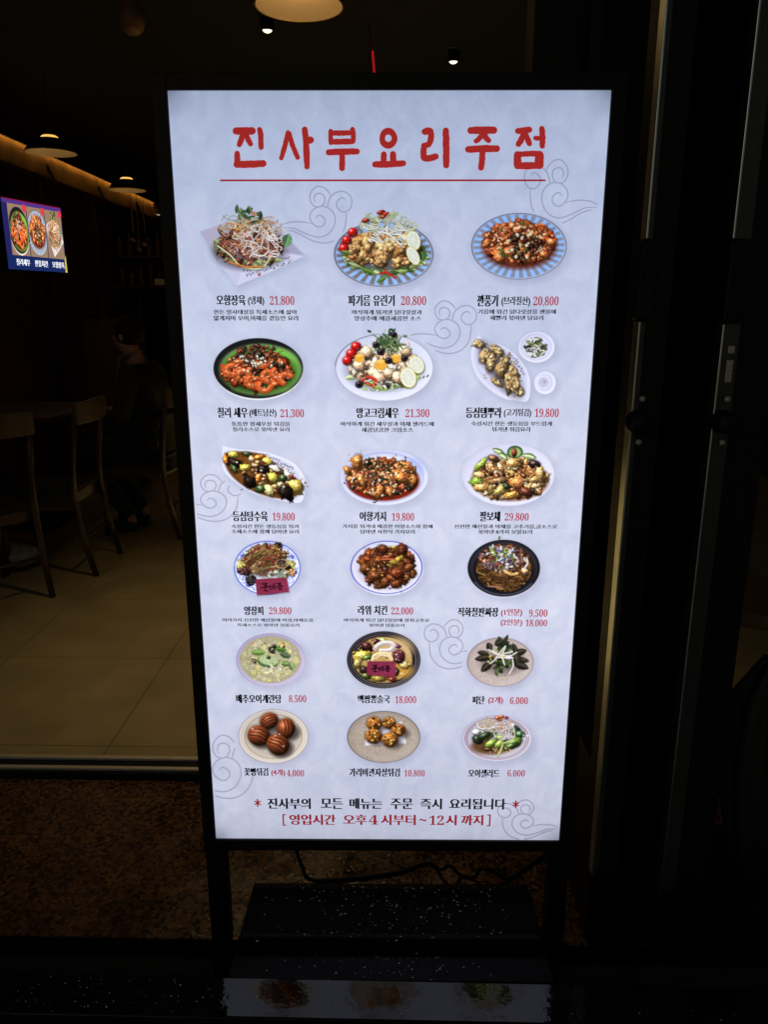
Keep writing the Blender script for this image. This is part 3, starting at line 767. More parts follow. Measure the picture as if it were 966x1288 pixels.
def sold_card(s, q):
    q = np.array(q, float)
    s.poly(q + [.8, 1], (.1, .04, .06), soft=2.5, op=.5); s.poly(q, rgb(126, 42, 66), tex=.08)
    c = q.mean(0); s.poly(c + (q - c) * [.62, .5] + [6, 1], rgb(150, 52, 92), soft=8, op=.6)
    ux = (q[1] - q[0]) / 100; uy = (q[3] - q[0]) / 100
    for st in ([(20, 32), (36, 30), (26, 48)], [(28, 38), (38, 50)], [(16, 56), (44, 52)], [(29, 54), (30, 64), (26, 74), (38, 76)], [(46, 40), (45, 66), (54, 64), (55, 38)], [(46, 52), (54, 51)], [(60, 34), (60, 72)], [(66, 36), (80, 34), (70, 50)], [(74, 42), (82, 50)], [(64, 58), (86, 54)], [(75, 56), (76, 64), (72, 72), (80, 74), (82, 66)]):
        s.strand([q[0] + ux * a + uy * b for a, b in st], 1.15, (.05, .03, .05), sh=0)


def dish_seafood_jelly(s):
    s.plate(336.5, 714.4, 42.8, 34.8, [(1, rgb(196, 200, 230), .8), (.97, rgb(220, 224, 246), .8)])
    s.ring(336.5, 714.4, 41.3, 33.4, .7, rgb(64, 84, 186), op=.9); s.ring(336.5, 714.4, 31.5, 25, .45, rgb(80, 100, 196), op=.6)
    for i in range(150):
        t = i * 6.283 / 150 + rng.normal() * .02; q = rng.uniform(.79, .93)
        s.ell(336.5 + 41.5 * q * math.cos(t), 714.4 + 33.6 * q * math.sin(t), rng.uniform(.6, 1.5), .7, rgb(74, 96, 190), rot=rng.random() * 3, op=.75)
    for i in range(9):
        t = i * .698 + .2; s.ell(336.5 + 36 * math.cos(t), 714.4 + 29 * math.sin(t), 2.8, 2.3, rgb(64, 88, 190), soft=1.6, op=.85)
    for i in range(8): s.ell(304 + rng.normal() * 3, 706 + i, 6, 3, rgb(230, 230, 240), soft=3, op=.3)
    s.pile(317, 698, 9, 7, 20, (2, 4), [rgb(220, 216, 224), rgb(200, 190, 206)], rough=.4); s.pile(356, 697, 7, 5, 12, (2, 3.4), [rgb(226, 222, 232)], rough=.4)
    s.pile(306, 711, 8, 6, 16, (2, 4), [rgb(216, 200, 84), rgb(230, 214, 110)], rough=.4); s.pile(364.5, 711, 6, 6, 14, (2, 3.6), [rgb(216, 200, 84), rgb(226, 210, 100)], rough=.4)
    s.pile(308, 718, 8, 4, 12, (2, 4), [rgb(70, 34, 36), rgb(50, 28, 30)]); s.pile(316, 730, 6, 5, 14, (2, 4), [rgb(22, 20, 26), rgb(40, 36, 44)]); s.pile(350, 686.5, 5, 3, 10, (2, 3.4), [rgb(26, 18, 26)]); s.ell(363, 714.6, 4.2, 4, rgb(26, 20, 22))
    s.pile(366, 721, 6, 4, 10, (1.6, 3), [rgb(210, 120, 60), rgb(216, 140, 80)]); s.pile(310, 704, 6, 3, 8, (1.6, 3), [rgb(214, 118, 58)])
    s.ell(335, 708, 26, 18, (.12, .07, .04), soft=6, op=.75)
    s.pile(335, 704, 24, 17, 40, (3, 5.5), [rgb(96, 62, 34), rgb(74, 46, 28), rgb(120, 84, 46), rgb(110, 44, 30)], hump=.7, rough=.6)
    s.tangle(335, 704, 24, 18, 90, (10, 24), (1, 2), [rgb(120, 88, 50), rgb(84, 60, 34), rgb(150, 120, 76), rgb(196, 176, 140), rgb(70, 74, 40), rgb(126, 50, 36)], ang=2.6, curl=.3)
    s.tangle(352, 722, 14, 6, 20, (8, 16), (1, 1.8), [rgb(206, 214, 206), rgb(126, 150, 110), rgb(60, 70, 44)])
    s.ring(355, 709, 8, 5.4, .6, rgb(190, 160, 130), op=.8)
    sold_card(s, [(321.5, 728.5), (360.5, 726), (364, 744.5), (323.5, 748.8)])


def dish_pepper_chicken(s):
    s.plate(487, 714.5, 46, 34.7, [(1, rgb(190, 192, 222), .8), (.985, rgb(220, 222, 244), .8), (.8, rgb(206, 206, 234), 5)])
    s.ring(486.4, 713.6, 44.6, 33, .62, rgb(56, 60, 170), op=.95)
    s.ell(487, 716, 38, 26, rgb(170, 140, 140), soft=12, op=.35)
    s.pile(488, 713, 34, 24, 74, (4, 7.5), [rgb(100, 48, 24), rgb(76, 34, 18), rgb(122, 60, 28), rgb(60, 28, 16), rgb(108, 66, 32)], hump=.5, hl=.3, rough=.75, sh=.6)
    f = lambda x, y: (415 + x / 6.44, 670 + y / 6.44)
    for x, y, a, b, r, col in ((545, 325, 60, 44, .3, rgb(130, 58, 30)), (450, 400, 36, 46, .1, rgb(116, 62, 30)), (540, 415, 44, 34, .4, rgb(126, 62, 30)), (470, 200, 66, 22, -.1, rgb(130, 56, 34)), (370, 350, 44, 36, .2, rgb(120, 66, 34)), (285, 290, 40, 44, .3, rgb(116, 62, 28)), (640, 280, 54, 34, -.6, rgb(130, 70, 36)), (590, 140, 40, 44, .3, rgb(90, 40, 24)), (430, 130, 50, 34, .2, rgb(110, 52, 28)), (560, 215, 58, 24, -.6, rgb(196, 160, 60)), (520, 120, 30, 14, .3, rgb(206, 170, 66)), (425, 345, 14, 12, 0, rgb(214, 150, 66))):
        s.lump(*f(x, y), a / 6.44, b / 6.44, col * .88, rot=r, hl=.28, rough=.7, sh=.6)
    s.strand([f(420, 218), f(480, 214), f(530, 216)], 1.6, rgb(200, 110, 70))
    s.speck(488, 710, 32, 22, 50, [rgb(226, 190, 120), rgb(40, 18, 12), rgb(80, 76, 30)], r=(.4, 1.1))


def dish_noodles(s):
    s.plate(634, 715, 46, 36.6, [(1, rgb(210, 210, 228), .8)])
    s.ell(634, 714.4, 45.6, 35.8, rgb(24, 24, 30), soft=.8); s.ell(634, 713, 42, 32, rgb(44, 42, 54), soft=2.5); s.ell(634, 716, 39, 29.5, rgb(22, 20, 24), soft=3)
    s.ring(634, 714.4, 42.5, 33.4, .9, rgb(110, 112, 140), op=.5, a0=.6, a1=2.6)
    s.ell(635, 712, 35, 28, rgb(58, 38, 22), soft=4)
    s.tangle(634, 716, 30, 25, 170, (14, 34), (1.2, 2.2), [rgb(116, 80, 42), rgb(84, 54, 30), rgb(150, 110, 62), rgb(60, 40, 24)], curl=.9)
    s.pile(634, 703, 30, 16, 46, (2.5, 4.5), [rgb(96, 58, 38), rgb(84, 66, 76), rgb(120, 70, 50), rgb(64, 44, 40)], rough=.6, hl=.6)
    s.tangle(634, 702, 28, 15, 60, (7, 18), (1, 2), [rgb(140, 100, 66), rgb(186, 160, 130), rgb(90, 70, 90), rgb(150, 80, 56)])
    for i in range(60): s.leaf(634 + rng.normal() * 10, 698 + rng.normal() * 7, 3, 1.6, [rgb(140, 180, 80), rgb(206, 208, 226), rgb(92, 88, 140), rgb(80, 120, 60), rgb(226, 226, 236)][i % 5], rot=rng.random() * 3, sh=.3)
    s.strand([(635, 718), (643, 722), (651, 721)], 3.4, rgb(222, 180, 110)); s.lump(661, 718, 4.5, 5, rgb(216, 170, 130), rough=.4); s.strand([(660, 715), (664, 708), (663, 703)], 2.4, rgb(222, 206, 196)); s.strand([(630, 738), (624, 738), (614, 737)], 1.6, rgb(170, 120, 100))
    s.speck(634, 706, 28, 18, 50, [rgb(220, 200, 190), rgb(180, 70, 50), rgb(30, 24, 30)], r=(.4, 1))


def dish_egg_soup(s):
    s.plate(341, 830, 43.6, 33.6, [(1, rgb(150, 142, 176), .8), (.975, rgb(180, 170, 204), 1), (.93, rgb(164, 156, 190), 1.5)])
    s.ell(344, 834, 41, 29, rgb(196, 186, 216), soft=4, op=.6)
    s.ell(340.5, 829.5, 38.6, 29.4, rgb(166, 160, 130), soft=1.4, tex=.2)
    s.speck(340, 830, 35, 26, 190, [rgb(206, 196, 150), rgb(216, 206, 120), rgb(186, 182, 156), rgb(150, 146, 110), rgb(222, 216, 186)], r=(1, 2.8), op=.6)
    s.tangle(336, 842, 30, 14, 40, (5, 11), (1, 2), [rgb(220, 212, 150), rgb(212, 204, 170), rgb(226, 214, 120)], sh=.15)
    f = lambda x, y: (260 + x / 6.44, 785 + y / 6.44)
    s.ell(*f(500, 300), 14, 8, rgb(70, 96, 56), rot=.15); s.ell(*f(505, 290), 13, 6.5, rgb(170, 186, 140), rot=.15, soft=1.5, tex=.15)
    for x, y, a, r, c in ((420, 228, 10, .0, rgb(110, 146, 70)), (600, 200, 8, .2, rgb(80, 120, 50)), (640, 250, 8, .3, rgb(80, 96, 70)), (640, 320, 6, .1, rgb(110, 140, 76)), (690, 340, 7, 1.2, rgb(130, 146, 100)), (530, 210, 6, .8, rgb(40, 50, 34))):
        s.leaf(*f(x, y), a, 4, c, rot=r)
    for x, y, r in ((385, 300, 3.6), (620, 178, 3), (545, 180, 3), (505, 270, 2.6)): s.lump(*f(x, y), r, r * .9, [rgb(150, 120, 66), rgb(50, 46, 38)][int(x) % 2], rough=.3)
    s.speck(*f(530, 370), 12, 6, 24, [rgb(226, 224, 214), rgb(196, 190, 160)], r=(.6, 1.6)); s.speck(341, 826, 30, 18, 30, [rgb(70, 80, 50), rgb(236, 230, 190)], r=(.4, 1))
    s.ell(*f(375, 155), 1.8, 1.4, rgb(196, 110, 80), op=.7)


def dish_seafood_soup(s):
    s.plate(483, 829.6, 46.4, 36, [(1, rgb(20, 18, 20), .8), (.955, rgb(96, 92, 98), .5), (.935, rgb(22, 20, 22), .5), (.885, rgb(120, 114, 118), .5), (.865, rgb(26, 22, 22), .6)])
    s.ell(482, 829.8, 36.8, 29, rgb(186, 150, 92), soft=1, tex=.1)
    s.ell(500, 815, 20, 14, rgb(206, 176, 126), soft=9, op=.8); s.ell(505, 842, 14, 10, rgb(196, 146, 62), soft=7, op=.9)
    f = lambda x, y: (410 + x / 6.44, 785 + y / 6.44)
    for x, y, a, b, r, col in ((335, 180, 60, 44, .6, rgb(60, 24, 24)), (280, 205, 44, 26, .2, rgb(30, 20, 24)), (405, 140, 36, 26, .3, rgb(66, 26, 30)), (300, 255, 74, 38, -.15, rgb(196, 176, 74)), (335, 270, 44, 20, -.3, rgb(84, 110, 50)), (260, 320, 34, 40, .3, rgb(150, 130, 66)), (310, 370, 40, 36, .3, rgb(44, 30, 28)), (330, 420, 50, 26, .2, rgb(70, 80, 34)), (430, 440, 60, 30, .1, rgb(140, 120, 50)), (540, 445, 50, 24, .1, rgb(110, 44, 26)), (640, 330, 44, 34, .3, rgb(206, 170, 100)), (470, 130, 30, 14, .2, rgb(170, 190, 110)), (575, 175, 34, 20, .4, rgb(130, 80, 110)), (575, 390, 20, 30, .3, rgb(46, 34, 28))):
        s.lump(*f(x, y), a / 6.44, b / 6.44, col, rot=r, hl=.5, rough=.5, sh=.35)
    s.lump(*f(592, 262), 8.4, 9, rgb(104, 50, 62), rough=.2, hl=.2)
    for i in range(7): s.strand([f(545 + i * 4, 225 + i * 13), f(590, 235 + i * 13), f(638 - i, 240 + i * 12)], .9, rgb(50, 18, 28), sh=0)
    for k, (w_, c) in enumerate(((5.5, rgb(236, 226, 226)), (2.2, rgb(216, 196, 196)))):
        s.strand([f(400, 195), f(440, 160), f(510, 150), f(550, 175), f(520, 210), f(450, 215)], w_, c)
    s.strand([f(380, 290), f(395, 255), f(450, 238), f(510, 245), f(535, 285)], 4.6, rgb(232, 200, 150)); s.strand([f(400, 280), f(450, 250), f(510, 260)], 1.4, rgb(246, 226, 200), sh=0)
    s.speck(482, 830, 34, 26, 30, [rgb(250, 236, 210), rgb(110, 40, 24), rgb(40, 26, 26)], r=(.5, 1.2))
    sold_card(s, [f(338, 298), f(560, 300), f(566, 428), f(330, 408)])


def dish_century_egg(s):
    s.plate(629.6, 832.3, 41.8, 30.8, [(1, rgb(110, 84, 84), .8), (.982, rgb(180, 164, 160), .7), (.9, rgb(186, 172, 168), 3)])
    s.speck(629.6, 832.3, 39, 28, 420, [rgb(150, 130, 120), rgb(206, 194, 186), rgb(170, 140, 120), rgb(196, 184, 178)], r=(.3, .8), op=.6)
    f = lambda x, y: (550 + x / 5.682, 785 + y / 5.682)
    s.ell(*f(470, 270), 26, 15, (.2, .16, .16), soft=10, op=.5)
    for x, y, l, w_, r in ((330, 205, 8, 3.4, .15), (335, 240, 12, 4.5, -.12), (355, 300, 10, 5, -.75), (375, 160, 6, 4.2, 1.2), (590, 200, 10, 4.5, -.3), (600, 255, 11, 4, .1), (600, 295, 11, 4.6, .35), (555, 170, 7, 3.5, 1.2), (490, 110, 8, 2.5, -1.1), (445, 130, 7, 5, -.5), (560, 240, 9, 7, 1.2)):
        s.leaf(*f(x, y), l, w_, rgb(38, 36, 30), rot=r, sh=.5); s.leaf(*f(x + 4, y - 6), l * .6, w_ * .35, rgb(74, 60, 50), rot=r, sh=0)
    for i in range(26): s.leaf(*f(460 + rng.normal() * 34, 280 + rng.normal() * 34), rng.uniform(3, 6), 2.4, [rgb(48, 66, 34), rgb(26, 36, 22), rgb(76, 92, 50)][i % 3], rot=rng.random() * 3)
    for i in range(12): s.leaf(*f(470 + rng.normal() * 22, 150 + rng.normal() * 20), rng.uniform(3, 6), 2.2, [rgb(44, 62, 34), rgb(28, 40, 24)][i % 2], rot=rng.random() * 3)
    for a, b, c in (((370, 180), (430, 215), (500, 205)), ((540, 195), (470, 215), (380, 280)), ((490, 160), (470, 220), (485, 290)), ((430, 235), (500, 240), (545, 238)), ((400, 190), (460, 230), (480, 280)), ((540, 250), (545, 300), (515, 355)), ((415, 250), (460, 190), (490, 155)), ((450, 220), (520, 225), (570, 200))):
        s.strand([f(*a), f(*b), f(*c)], 1.6, rgb(232, 230, 226))
    s.ell(*f(515, 235), 4.5, 2, rgb(226, 222, 240), rot=.1)
    s.speck(*f(430, 250), 12, 14, 16, [rgb(206, 180, 60), rgb(210, 200, 120)], r=(.6, 1.3))


def dish_fried_buns(s):
    s.plate(344.3, 925.8, 43.9, 34, [(1, rgb(140, 112, 90), .8), (.98, rgb(206, 198, 188), .7), (.83, rgb(158, 120, 80), .6), (.81, rgb(196, 186, 176), .8), (.72, rgb(188, 178, 168), 5)])
    s.ring(344.3, 925.8, 42.6, 32.8, .6, rgb(236, 230, 224), op=.6)
    for x, y, r in ((338.7, 906.5, 12.2), (360, 916, 13.2), (326, 925, 14.6), (350, 936, 15)):
        s.ell(x + 5, y + 5, r, r * .8, (.12, .1, .12), soft=5, op=.65)
    for x, y, r, a in ((338.7, 906.5, 12, -.5), (360.3, 916, 13.2, 1.6), (326, 925, 14.6, .35), (350.2, 936.3, 15, .55)):
        s.lump(x, y, r, r * .88, rgb(122, 58, 30), rot=a, hl=.35, rough=.06, tex=.12, amb=.3, gloss=16)
        c, n = math.cos(a), math.sin(a)
        for o, ln in ((-.5, .55), (-.2, .75), (.1, .8)):
            g = lambda u, v: (x + r * (u * c - v * n), y + r * (u * n + v * c))
            s.strand([g(-ln, o + .12), g(0, o - .06), g(ln * .8, o + .1)], 1.7, rgb(56, 22, 12), sh=0, op=.8)
            s.strand([g(-ln, o + .24), g(0, o + .06), g(ln * .8, o + .22)], .9, rgb(176, 100, 62), sh=0, op=.5)
    for x, y in ((347, 925), (352, 923), (357, 938), (318, 916)): s.ell(x, y, 1.1, .8, (1, .95, .9), soft=.9, op=.8)


def dish_scallop(s):
    s.plate(483, 926.4, 46, 32.6, [(1, rgb(74, 58, 54), .9), (.978, rgb(160, 146, 134), .7), (.88, rgb(172, 158, 146), 4)])
    s.speck(483, 926, 44, 30, 480, [rgb(136, 120, 106), rgb(190, 178, 166), rgb(120, 104, 92), rgb(196, 186, 176)], r=(.3, .7), op=.6)
    s.poly([(459.6, 937), (462.5, 914), (506, 907), (511.5, 934.5), (487, 936)], rgb(224, 222, 240))
    for x, y, r in ((471, 910, 10), (489.5, 909, 8.8), (501.5, 918, 9.4), (470.5, 925.5, 11), (491, 930, 10.6)):
        s.ell(x + 5, y + 4.5, r, r * .7, (.2, .17, .16), soft=5, op=.6)
    for x, y, r in ((489.5, 909, 8.8), (471, 910, 10), (501.5, 918, 9.4), (470.5, 925.5, 11), (491, 930, 10.6)):
        s.lump(x, y, r, r * .88, rgb(160, 98, 40), hl=.2, rough=.22, k=3, tex=.45)
        for _ in range(16):
            a = rng.random() * 6.28; q = r * .7 * math.sqrt(rng.random())
            s.lump(x + q * math.cos(a), y + q * math.sin(a) - 1, rng.uniform(1.4, 2.8), 1.6, [rgb(196, 130, 56), rgb(110, 56, 22), rgb(216, 160, 84), rgb(60, 30, 14)][rng.integers(4)], rough=.24, sh=.15, hl=.3)


def dish_cucumber(s):
    s.plate(625.4, 928.2, 44, 29, [(1, rgb(170, 164, 186), .8), (.975, rgb(208, 204, 226), .8), (.92, rgb(120, 84, 84), .5), (.9, rgb(196, 190, 212), .6), (.865, rgb(126, 92, 92), .5), (.845, rgb(190, 184, 204), .8), (.7, rgb(200, 194, 212), 5)])
    f = lambda x, y: (560 + x / 6.0375, 885 + y / 6.0375)
    s.ell(*f(350, 330), 24, 9, rgb(104, 70, 40), soft=4, op=.9); s.ell(*f(290, 310), 14, 8, rgb(96, 64, 36), soft=4, op=.8)
    for x, y, a, b, r, col in ((250, 270, 46, 36, .3, rgb(34, 50, 34)), (330, 235, 70, 34, -.4, rgb(110, 140, 62)), (300, 240, 60, 24, -.4, rgb(44, 60, 40)), (530, 200, 50, 40, .4, rgb(40, 62, 46)), (570, 230, 40, 30, .2, rgb(60, 96, 66)), (430, 260, 50, 26, .2, rgb(120, 150, 60)), (350, 300, 54, 28, -.5, rgb(136, 166, 66)), (415, 305, 44, 30, -.7, rgb(146, 170, 80)), (520, 300, 76, 40, -.45, rgb(96, 130, 56)), (500, 320, 60, 24, -.45, rgb(60, 86, 44)), (470, 345, 30, 16, 0, rgb(40, 50, 26)), (330, 345, 50, 16, .1, rgb(70, 48, 28)), (240, 215, 36, 26, .3, rgb(214, 220, 220)), (515, 165, 20, 22, .3, rgb(214, 216, 210))):
        s.lump(*f(x, y), a / 6.04, b / 6.04, col, rot=r, hl=.5, rough=.25, sh=.5)
    s.strand([f(405, 395), f(425, 350), f(440, 310)], 2.2, rgb(196, 206, 120))
    s.tangle(*f(390, 150), 22, 9, 60, (10, 26), (.9, 1.9), [rgb(228, 220, 228), rgb(206, 196, 210), rgb(216, 170, 140), rgb(190, 196, 150)], ang=2.2, curl=.35)
    s.tangle(*f(440, 190), 12, 12, 24, (10, 24), (.9, 1.6), [rgb(226, 218, 226), rgb(206, 190, 200)], ang=1.4, curl=.4)
    for x, y in ((415, 120), (400, 105), (430, 95)): s.lump(*f(x, y), 3.4, 2.4, rgb(206, 110, 76), rough=.4)
    s.lump(*f(470, 105), 2.6, 2, rgb(120, 34, 60)); s.strand([f(530, 200), f(520, 265), f(440, 300)], 1.7, rgb(196, 206, 140))
    s.speck(*f(430, 350), 20, 4, 26, [rgb(226, 210, 170), rgb(206, 180, 120)], r=(.4, .9)); s.speck(*f(610, 240), 4, 5, 9, [rgb(240, 240, 246)], r=(.5, .9)); s.speck(*f(450, 170), 10, 10, 20, [rgb(90, 60, 40), rgb(200, 150, 100)], r=(.4, .9))


DISHES = [
    ("dish_cold_meat", (240, 250, 395, 372)), ("dish_oil_chicken", (412, 254, 558, 374)), ("dish_spicy_chicken", (584, 260, 726, 366)),
    ("dish_chilli_shrimp", (260, 418, 396, 516)), ("dish_mango_shrimp", (414, 412, 558, 516)), ("dish_tempura", (584, 412, 712, 514)),
    ("dish_sweet_sour", (270, 553, 400, 644)), ("dish_eggplant", (420, 558, 552, 648)), ("dish_eight_treasure", (574, 550, 712, 648)),
    ("dish_seafood_jelly", (286, 672, 392, 764)), ("dish_pepper_chicken", (434, 672, 546, 762)), ("dish_noodles", (580, 671, 694, 764)),
    ("dish_egg_soup", (290, 789, 398, 876)), ("dish_seafood_soup", (430, 786, 544, 876)), ("dish_century_egg", (580, 792, 684, 874)),
    ("dish_fried_buns", (293, 885, 402, 970)), ("dish_scallop", (430, 886, 542, 970)), ("dish_cucumber", (574, 888, 684, 968)),
]

# ================================================================ the lit menu sign
SW, ZT, ZB = .72926, 1.7407, .3042        # poster width, top and bottom above the step
SYAW = R(-.409); SO = Vector((.00788, 1.40, 0))
SX = Vector((math.cos(SYAW), math.sin(SYAW), 0)); SN = Vector((-math.sin(SYAW), math.cos(SYAW), 0))


def S(px, py):
    """photo measurement -> (u, z) on the poster"""
    d = ray(px, py); t = (SO - EYE).dot(SN) / d.dot(SN); p = EYE + d * t
    return (p - SO).dot(SX), p.z


def S_arr(X, Y):
    a = (X - 483) / 967; b_ = (644 - Y) / 967
    dx, dy, dz = a, CP + b_ * SP, -SP + b_ * CP
    t = (SO - EYE).dot(SN) / (dx * SN.x + dy * SN.y)
    px, py, pz = dx * t - SO.x, dy * t - SO.y, EYE.z + dz * t
    return px * SX.x + py * SX.y, pz


sign = thing('menu_sign', 'tall illuminated Korean restaurant menu board in a black frame with eighteen dishes', 'menu sign', (SO.x, SO.y, -.15), SYAW)
DZ = .15      # children are built with z measured from the step


def part(name, mb, mat, parent=None, bevel=0.):
    o = mb.build(name, mat, parent or sign, bevel)
    if parent is None: o.location.z = DZ
    return o


# backlit poster material: printed colour (vertex colour) over paper, times the light of the box behind it
M_print = bpy.data.materials.new('backlit print'); M_print.use_nodes = True
nt = M_print.node_tree; nt.nodes.clear(); N = nt.nodes.new; L = nt.links.new
out = N('ShaderNodeOutputMaterial'); em = N('ShaderNodeEmission'); L(em.outputs[0], out.inputs['Surface'])
tc = N('ShaderNodeTexCoord'); at = N('ShaderNodeAttribute'); at.attribute_name = 'print'
n1 = N('ShaderNodeTexNoise'); n1.inputs['Scale'].default_value = 26; n1.inputs['Detail'].default_value = 7; n1.inputs['Distortion'].default_value = .8
n2 = N('ShaderNodeTexNoise'); n2.inputs['Scale'].default_value = 3.2; n2.inputs['Detail'].default_value = 3
n3 = N('ShaderNodeTexNoise'); n3.inputs['Scale'].default_value = 160; n3.inputs['Detail'].default_value = 4
mpx = N('ShaderNodeMapping'); mpx.inputs['Scale'].default_value = (1, 1, .85); L(tc.outputs['Object'], mpx.inputs['Vector'])
for n in (n1, n3): L(mpx.outputs[0], n.inputs['Vector'])
L(tc.outputs['Object'], n2.inputs['Vector'])
rp = N('ShaderNodeValToRGB'); rp.color_ramp.elements[0].position = .3; rp.color_ramp.elements[1].position = .7
rp.color_ramp.elements[0].color = (*lin(rgb(*PAPER0)), 1); rp.color_ramp.elements[1].color = (*lin(rgb(*PAPER1)), 1)


def math_node(op, a, b_=None, clamp=False):
    n = N('ShaderNodeMath'); n.operation = op; n.use_clamp = clamp
    for i, v in enumerate((a, b_)):
        if v is None: continue
        if isinstance(v, (int, float)): n.inputs[i].default_value = v
        else: L(v, n.inputs[i])
    return n.outputs[0]


f = math_node('ADD', math_node('ADD', math_node('MULTIPLY', n1.outputs['Fac'], .56), math_node('MULTIPLY', n2.outputs['Fac'], .32)), math_node('MULTIPLY', n3.outputs['Fac'], .12))
L(f, rp.inputs['Fac'])
mx = N('ShaderNodeMix'); mx.data_type = 'RGBA'; L(at.outputs['Alpha'], mx.inputs['Factor']); L(rp.outputs['Color'], mx.inputs['A']); L(at.outputs['Color'], mx.inputs['B'])
# the light tubes are a little bluer towards the top of the box
tz = N('ShaderNodeSeparateXYZ'); L(tc.outputs['Object'], tz.inputs[0])
tf = math_node('POWER', math_node('DIVIDE', math_node('SUBTRACT', tz.outputs['Z'], ZT - .62), .62, True), 1.3)
tint = N('ShaderNodeMix'); tint.data_type = 'RGBA'; tint.inputs['A'].default_value = (1, 1, 1, 1); tint.inputs['B'].default_value = (.84, .94, 1.04, 1); L(tf, tint.inputs['Factor'])
mt = N('ShaderNodeMix'); mt.data_type = 'RGBA'; mt.blend_type = 'MULTIPLY'; mt.inputs['Factor'].default_value = 1
L(mx.outputs['Result'], mt.inputs['A']); L(tint.outputs['Result'], mt.inputs['B']); L(mt.outputs['Result'], em.inputs['Color'])
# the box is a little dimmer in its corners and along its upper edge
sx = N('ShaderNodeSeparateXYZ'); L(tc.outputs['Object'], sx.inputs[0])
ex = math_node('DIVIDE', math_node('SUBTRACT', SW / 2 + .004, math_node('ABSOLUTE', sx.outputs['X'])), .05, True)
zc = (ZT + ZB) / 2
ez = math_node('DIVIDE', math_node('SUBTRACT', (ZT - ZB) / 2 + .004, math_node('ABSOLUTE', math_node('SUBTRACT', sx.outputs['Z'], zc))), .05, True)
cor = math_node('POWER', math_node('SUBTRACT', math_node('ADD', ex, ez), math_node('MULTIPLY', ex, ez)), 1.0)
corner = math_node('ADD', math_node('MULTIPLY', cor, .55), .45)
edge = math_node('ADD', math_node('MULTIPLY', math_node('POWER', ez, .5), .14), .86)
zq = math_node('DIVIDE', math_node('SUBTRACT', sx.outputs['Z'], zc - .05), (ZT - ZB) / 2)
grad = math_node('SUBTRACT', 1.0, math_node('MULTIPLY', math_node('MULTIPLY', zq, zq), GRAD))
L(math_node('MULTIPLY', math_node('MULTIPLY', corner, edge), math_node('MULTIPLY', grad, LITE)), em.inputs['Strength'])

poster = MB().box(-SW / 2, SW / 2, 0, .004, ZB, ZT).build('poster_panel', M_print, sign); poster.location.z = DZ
pa = poster.data.color_attributes.new('print', 'FLOAT_COLOR', 'POINT')
pa.data.foreach_set('color', np.tile(np.array([1, 1, 1, 0], np.float32), len(poster.data.vertices)))
# frame: four mitred profiles in one ring round the poster, and the box behind it
FT = .026
fr = MB()
for a in (-1, 1):
    x = a * (SW / 2 + FT / 2)
    fr.box(x - FT / 2, x + FT / 2, -.006, .075, ZB - FT, ZT + FT)
fr.box(-SW / 2, SW / 2, -.0055, .0745, ZT, ZT + FT - .0005).box(-SW / 2, SW / 2, -.0055, .0745, ZB - FT + .0005, ZB)
part('frame', fr, M_black, bevel=.0015)
part('back_plate', MB().box(-SW / 2 - .01, SW / 2 + .01, .075, .080, ZB - .01, ZT + .01), M_black)
for a in (-1, 1):
    x = a * (SW / 2 + .010)
    part('leg', MB().box(x - .021, x + .021, .02, .06, -.15, ZB - FT - .001), M_black, bevel=.003)
    part('foot', MB().box(x - .022, x + .022, -.16, .08, -.15, -.128), M_black, bevel=.004)
# water-filled base between the legs: stepped, humped black plastic
prof = [(-.185, -.149), (-.175, .085), (-.165, .105), (-.135, .112), (-.120, .116), (-.117, .110), (-.112, .110), (-.109, .122), (-.100, .146), (-.090, .148), (-.084, .140), (-.078, .128), (-.06, .142), (-.03, .163), (0, .176), (.018, .1775), (.026, .160), (.028, -.149)]
base = MB().prism(prof, -.326, .342)
for v in base.bm.verts:               # the ends draw in towards the top
    v.co.x *= 1 - .11 * max(0, (v.co.z - .08) / .1)
ob = part('weight_base', base, M_plastic, bevel=.004)
M_bead = material('water beads with painted glint', (.75, .76, .78), .12, spec=.8)  # pale base colour stands in for glints off the drops
mb = MB(); rd = random.Random(11)


def hump_z(y):
    for (a, b_), (c, d) in zip(prof, prof[1:]):
        if a <= y <= c and c > a: return b_ + (d - b_) * (y - a) / (c - a)
    return .17


for i in range(330):
    y = rd.choice([rd.uniform(-.08, .012), rd.uniform(-.08, .012), rd.uniform(-.17, -.09)]); x = rd.gauss(.02, .15)
    if abs(x) > .27: continue
    r = rd.choice((.0006, .0008, .0010, .0014, .0019))
    mb.ball((x, y, hump_z(y) + r * .1), r, (rd.uniform(1, 1.7), 1, .62), 8)
wd = mb.build('water_beads', M_bead, ob); wd['kind'] = 'stuff'

# ------------------------------------------------ everything printed on the poster
LAYER = [0]


def colour_attr(me, c4):
    a = me.color_attributes.new('print', 'FLOAT_COLOR', 'POINT')
    a.data.foreach_set('color', np.ascontiguousarray(c4, np.float32).ravel())


def printed(name, verts2, faces, col, y=-.0006, label=None, alpha=1., parent=None):
    """flat ink on the poster: verts2 are (u, z)"""
    v = np.asarray(verts2, float)
    me = bpy.data.meshes.new(name)
    me.from_pydata([(a, y, c) for a, c in v[:, :2]] if v.shape[1] == 2 else [(a, yy, c) for a, c, yy in v], [], faces); me.update()
    n = len(me.vertices); c4 = np.ones((n, 4)); c4[:, :3] = lin(np.asarray(col)); c4[:, 3] = alpha
    colour_attr(me, c4); me.materials.append(M_print)
    o = link(bpy.data.objects.new(name, me), parent or poster)
    if label: o['label'] = label
    return o


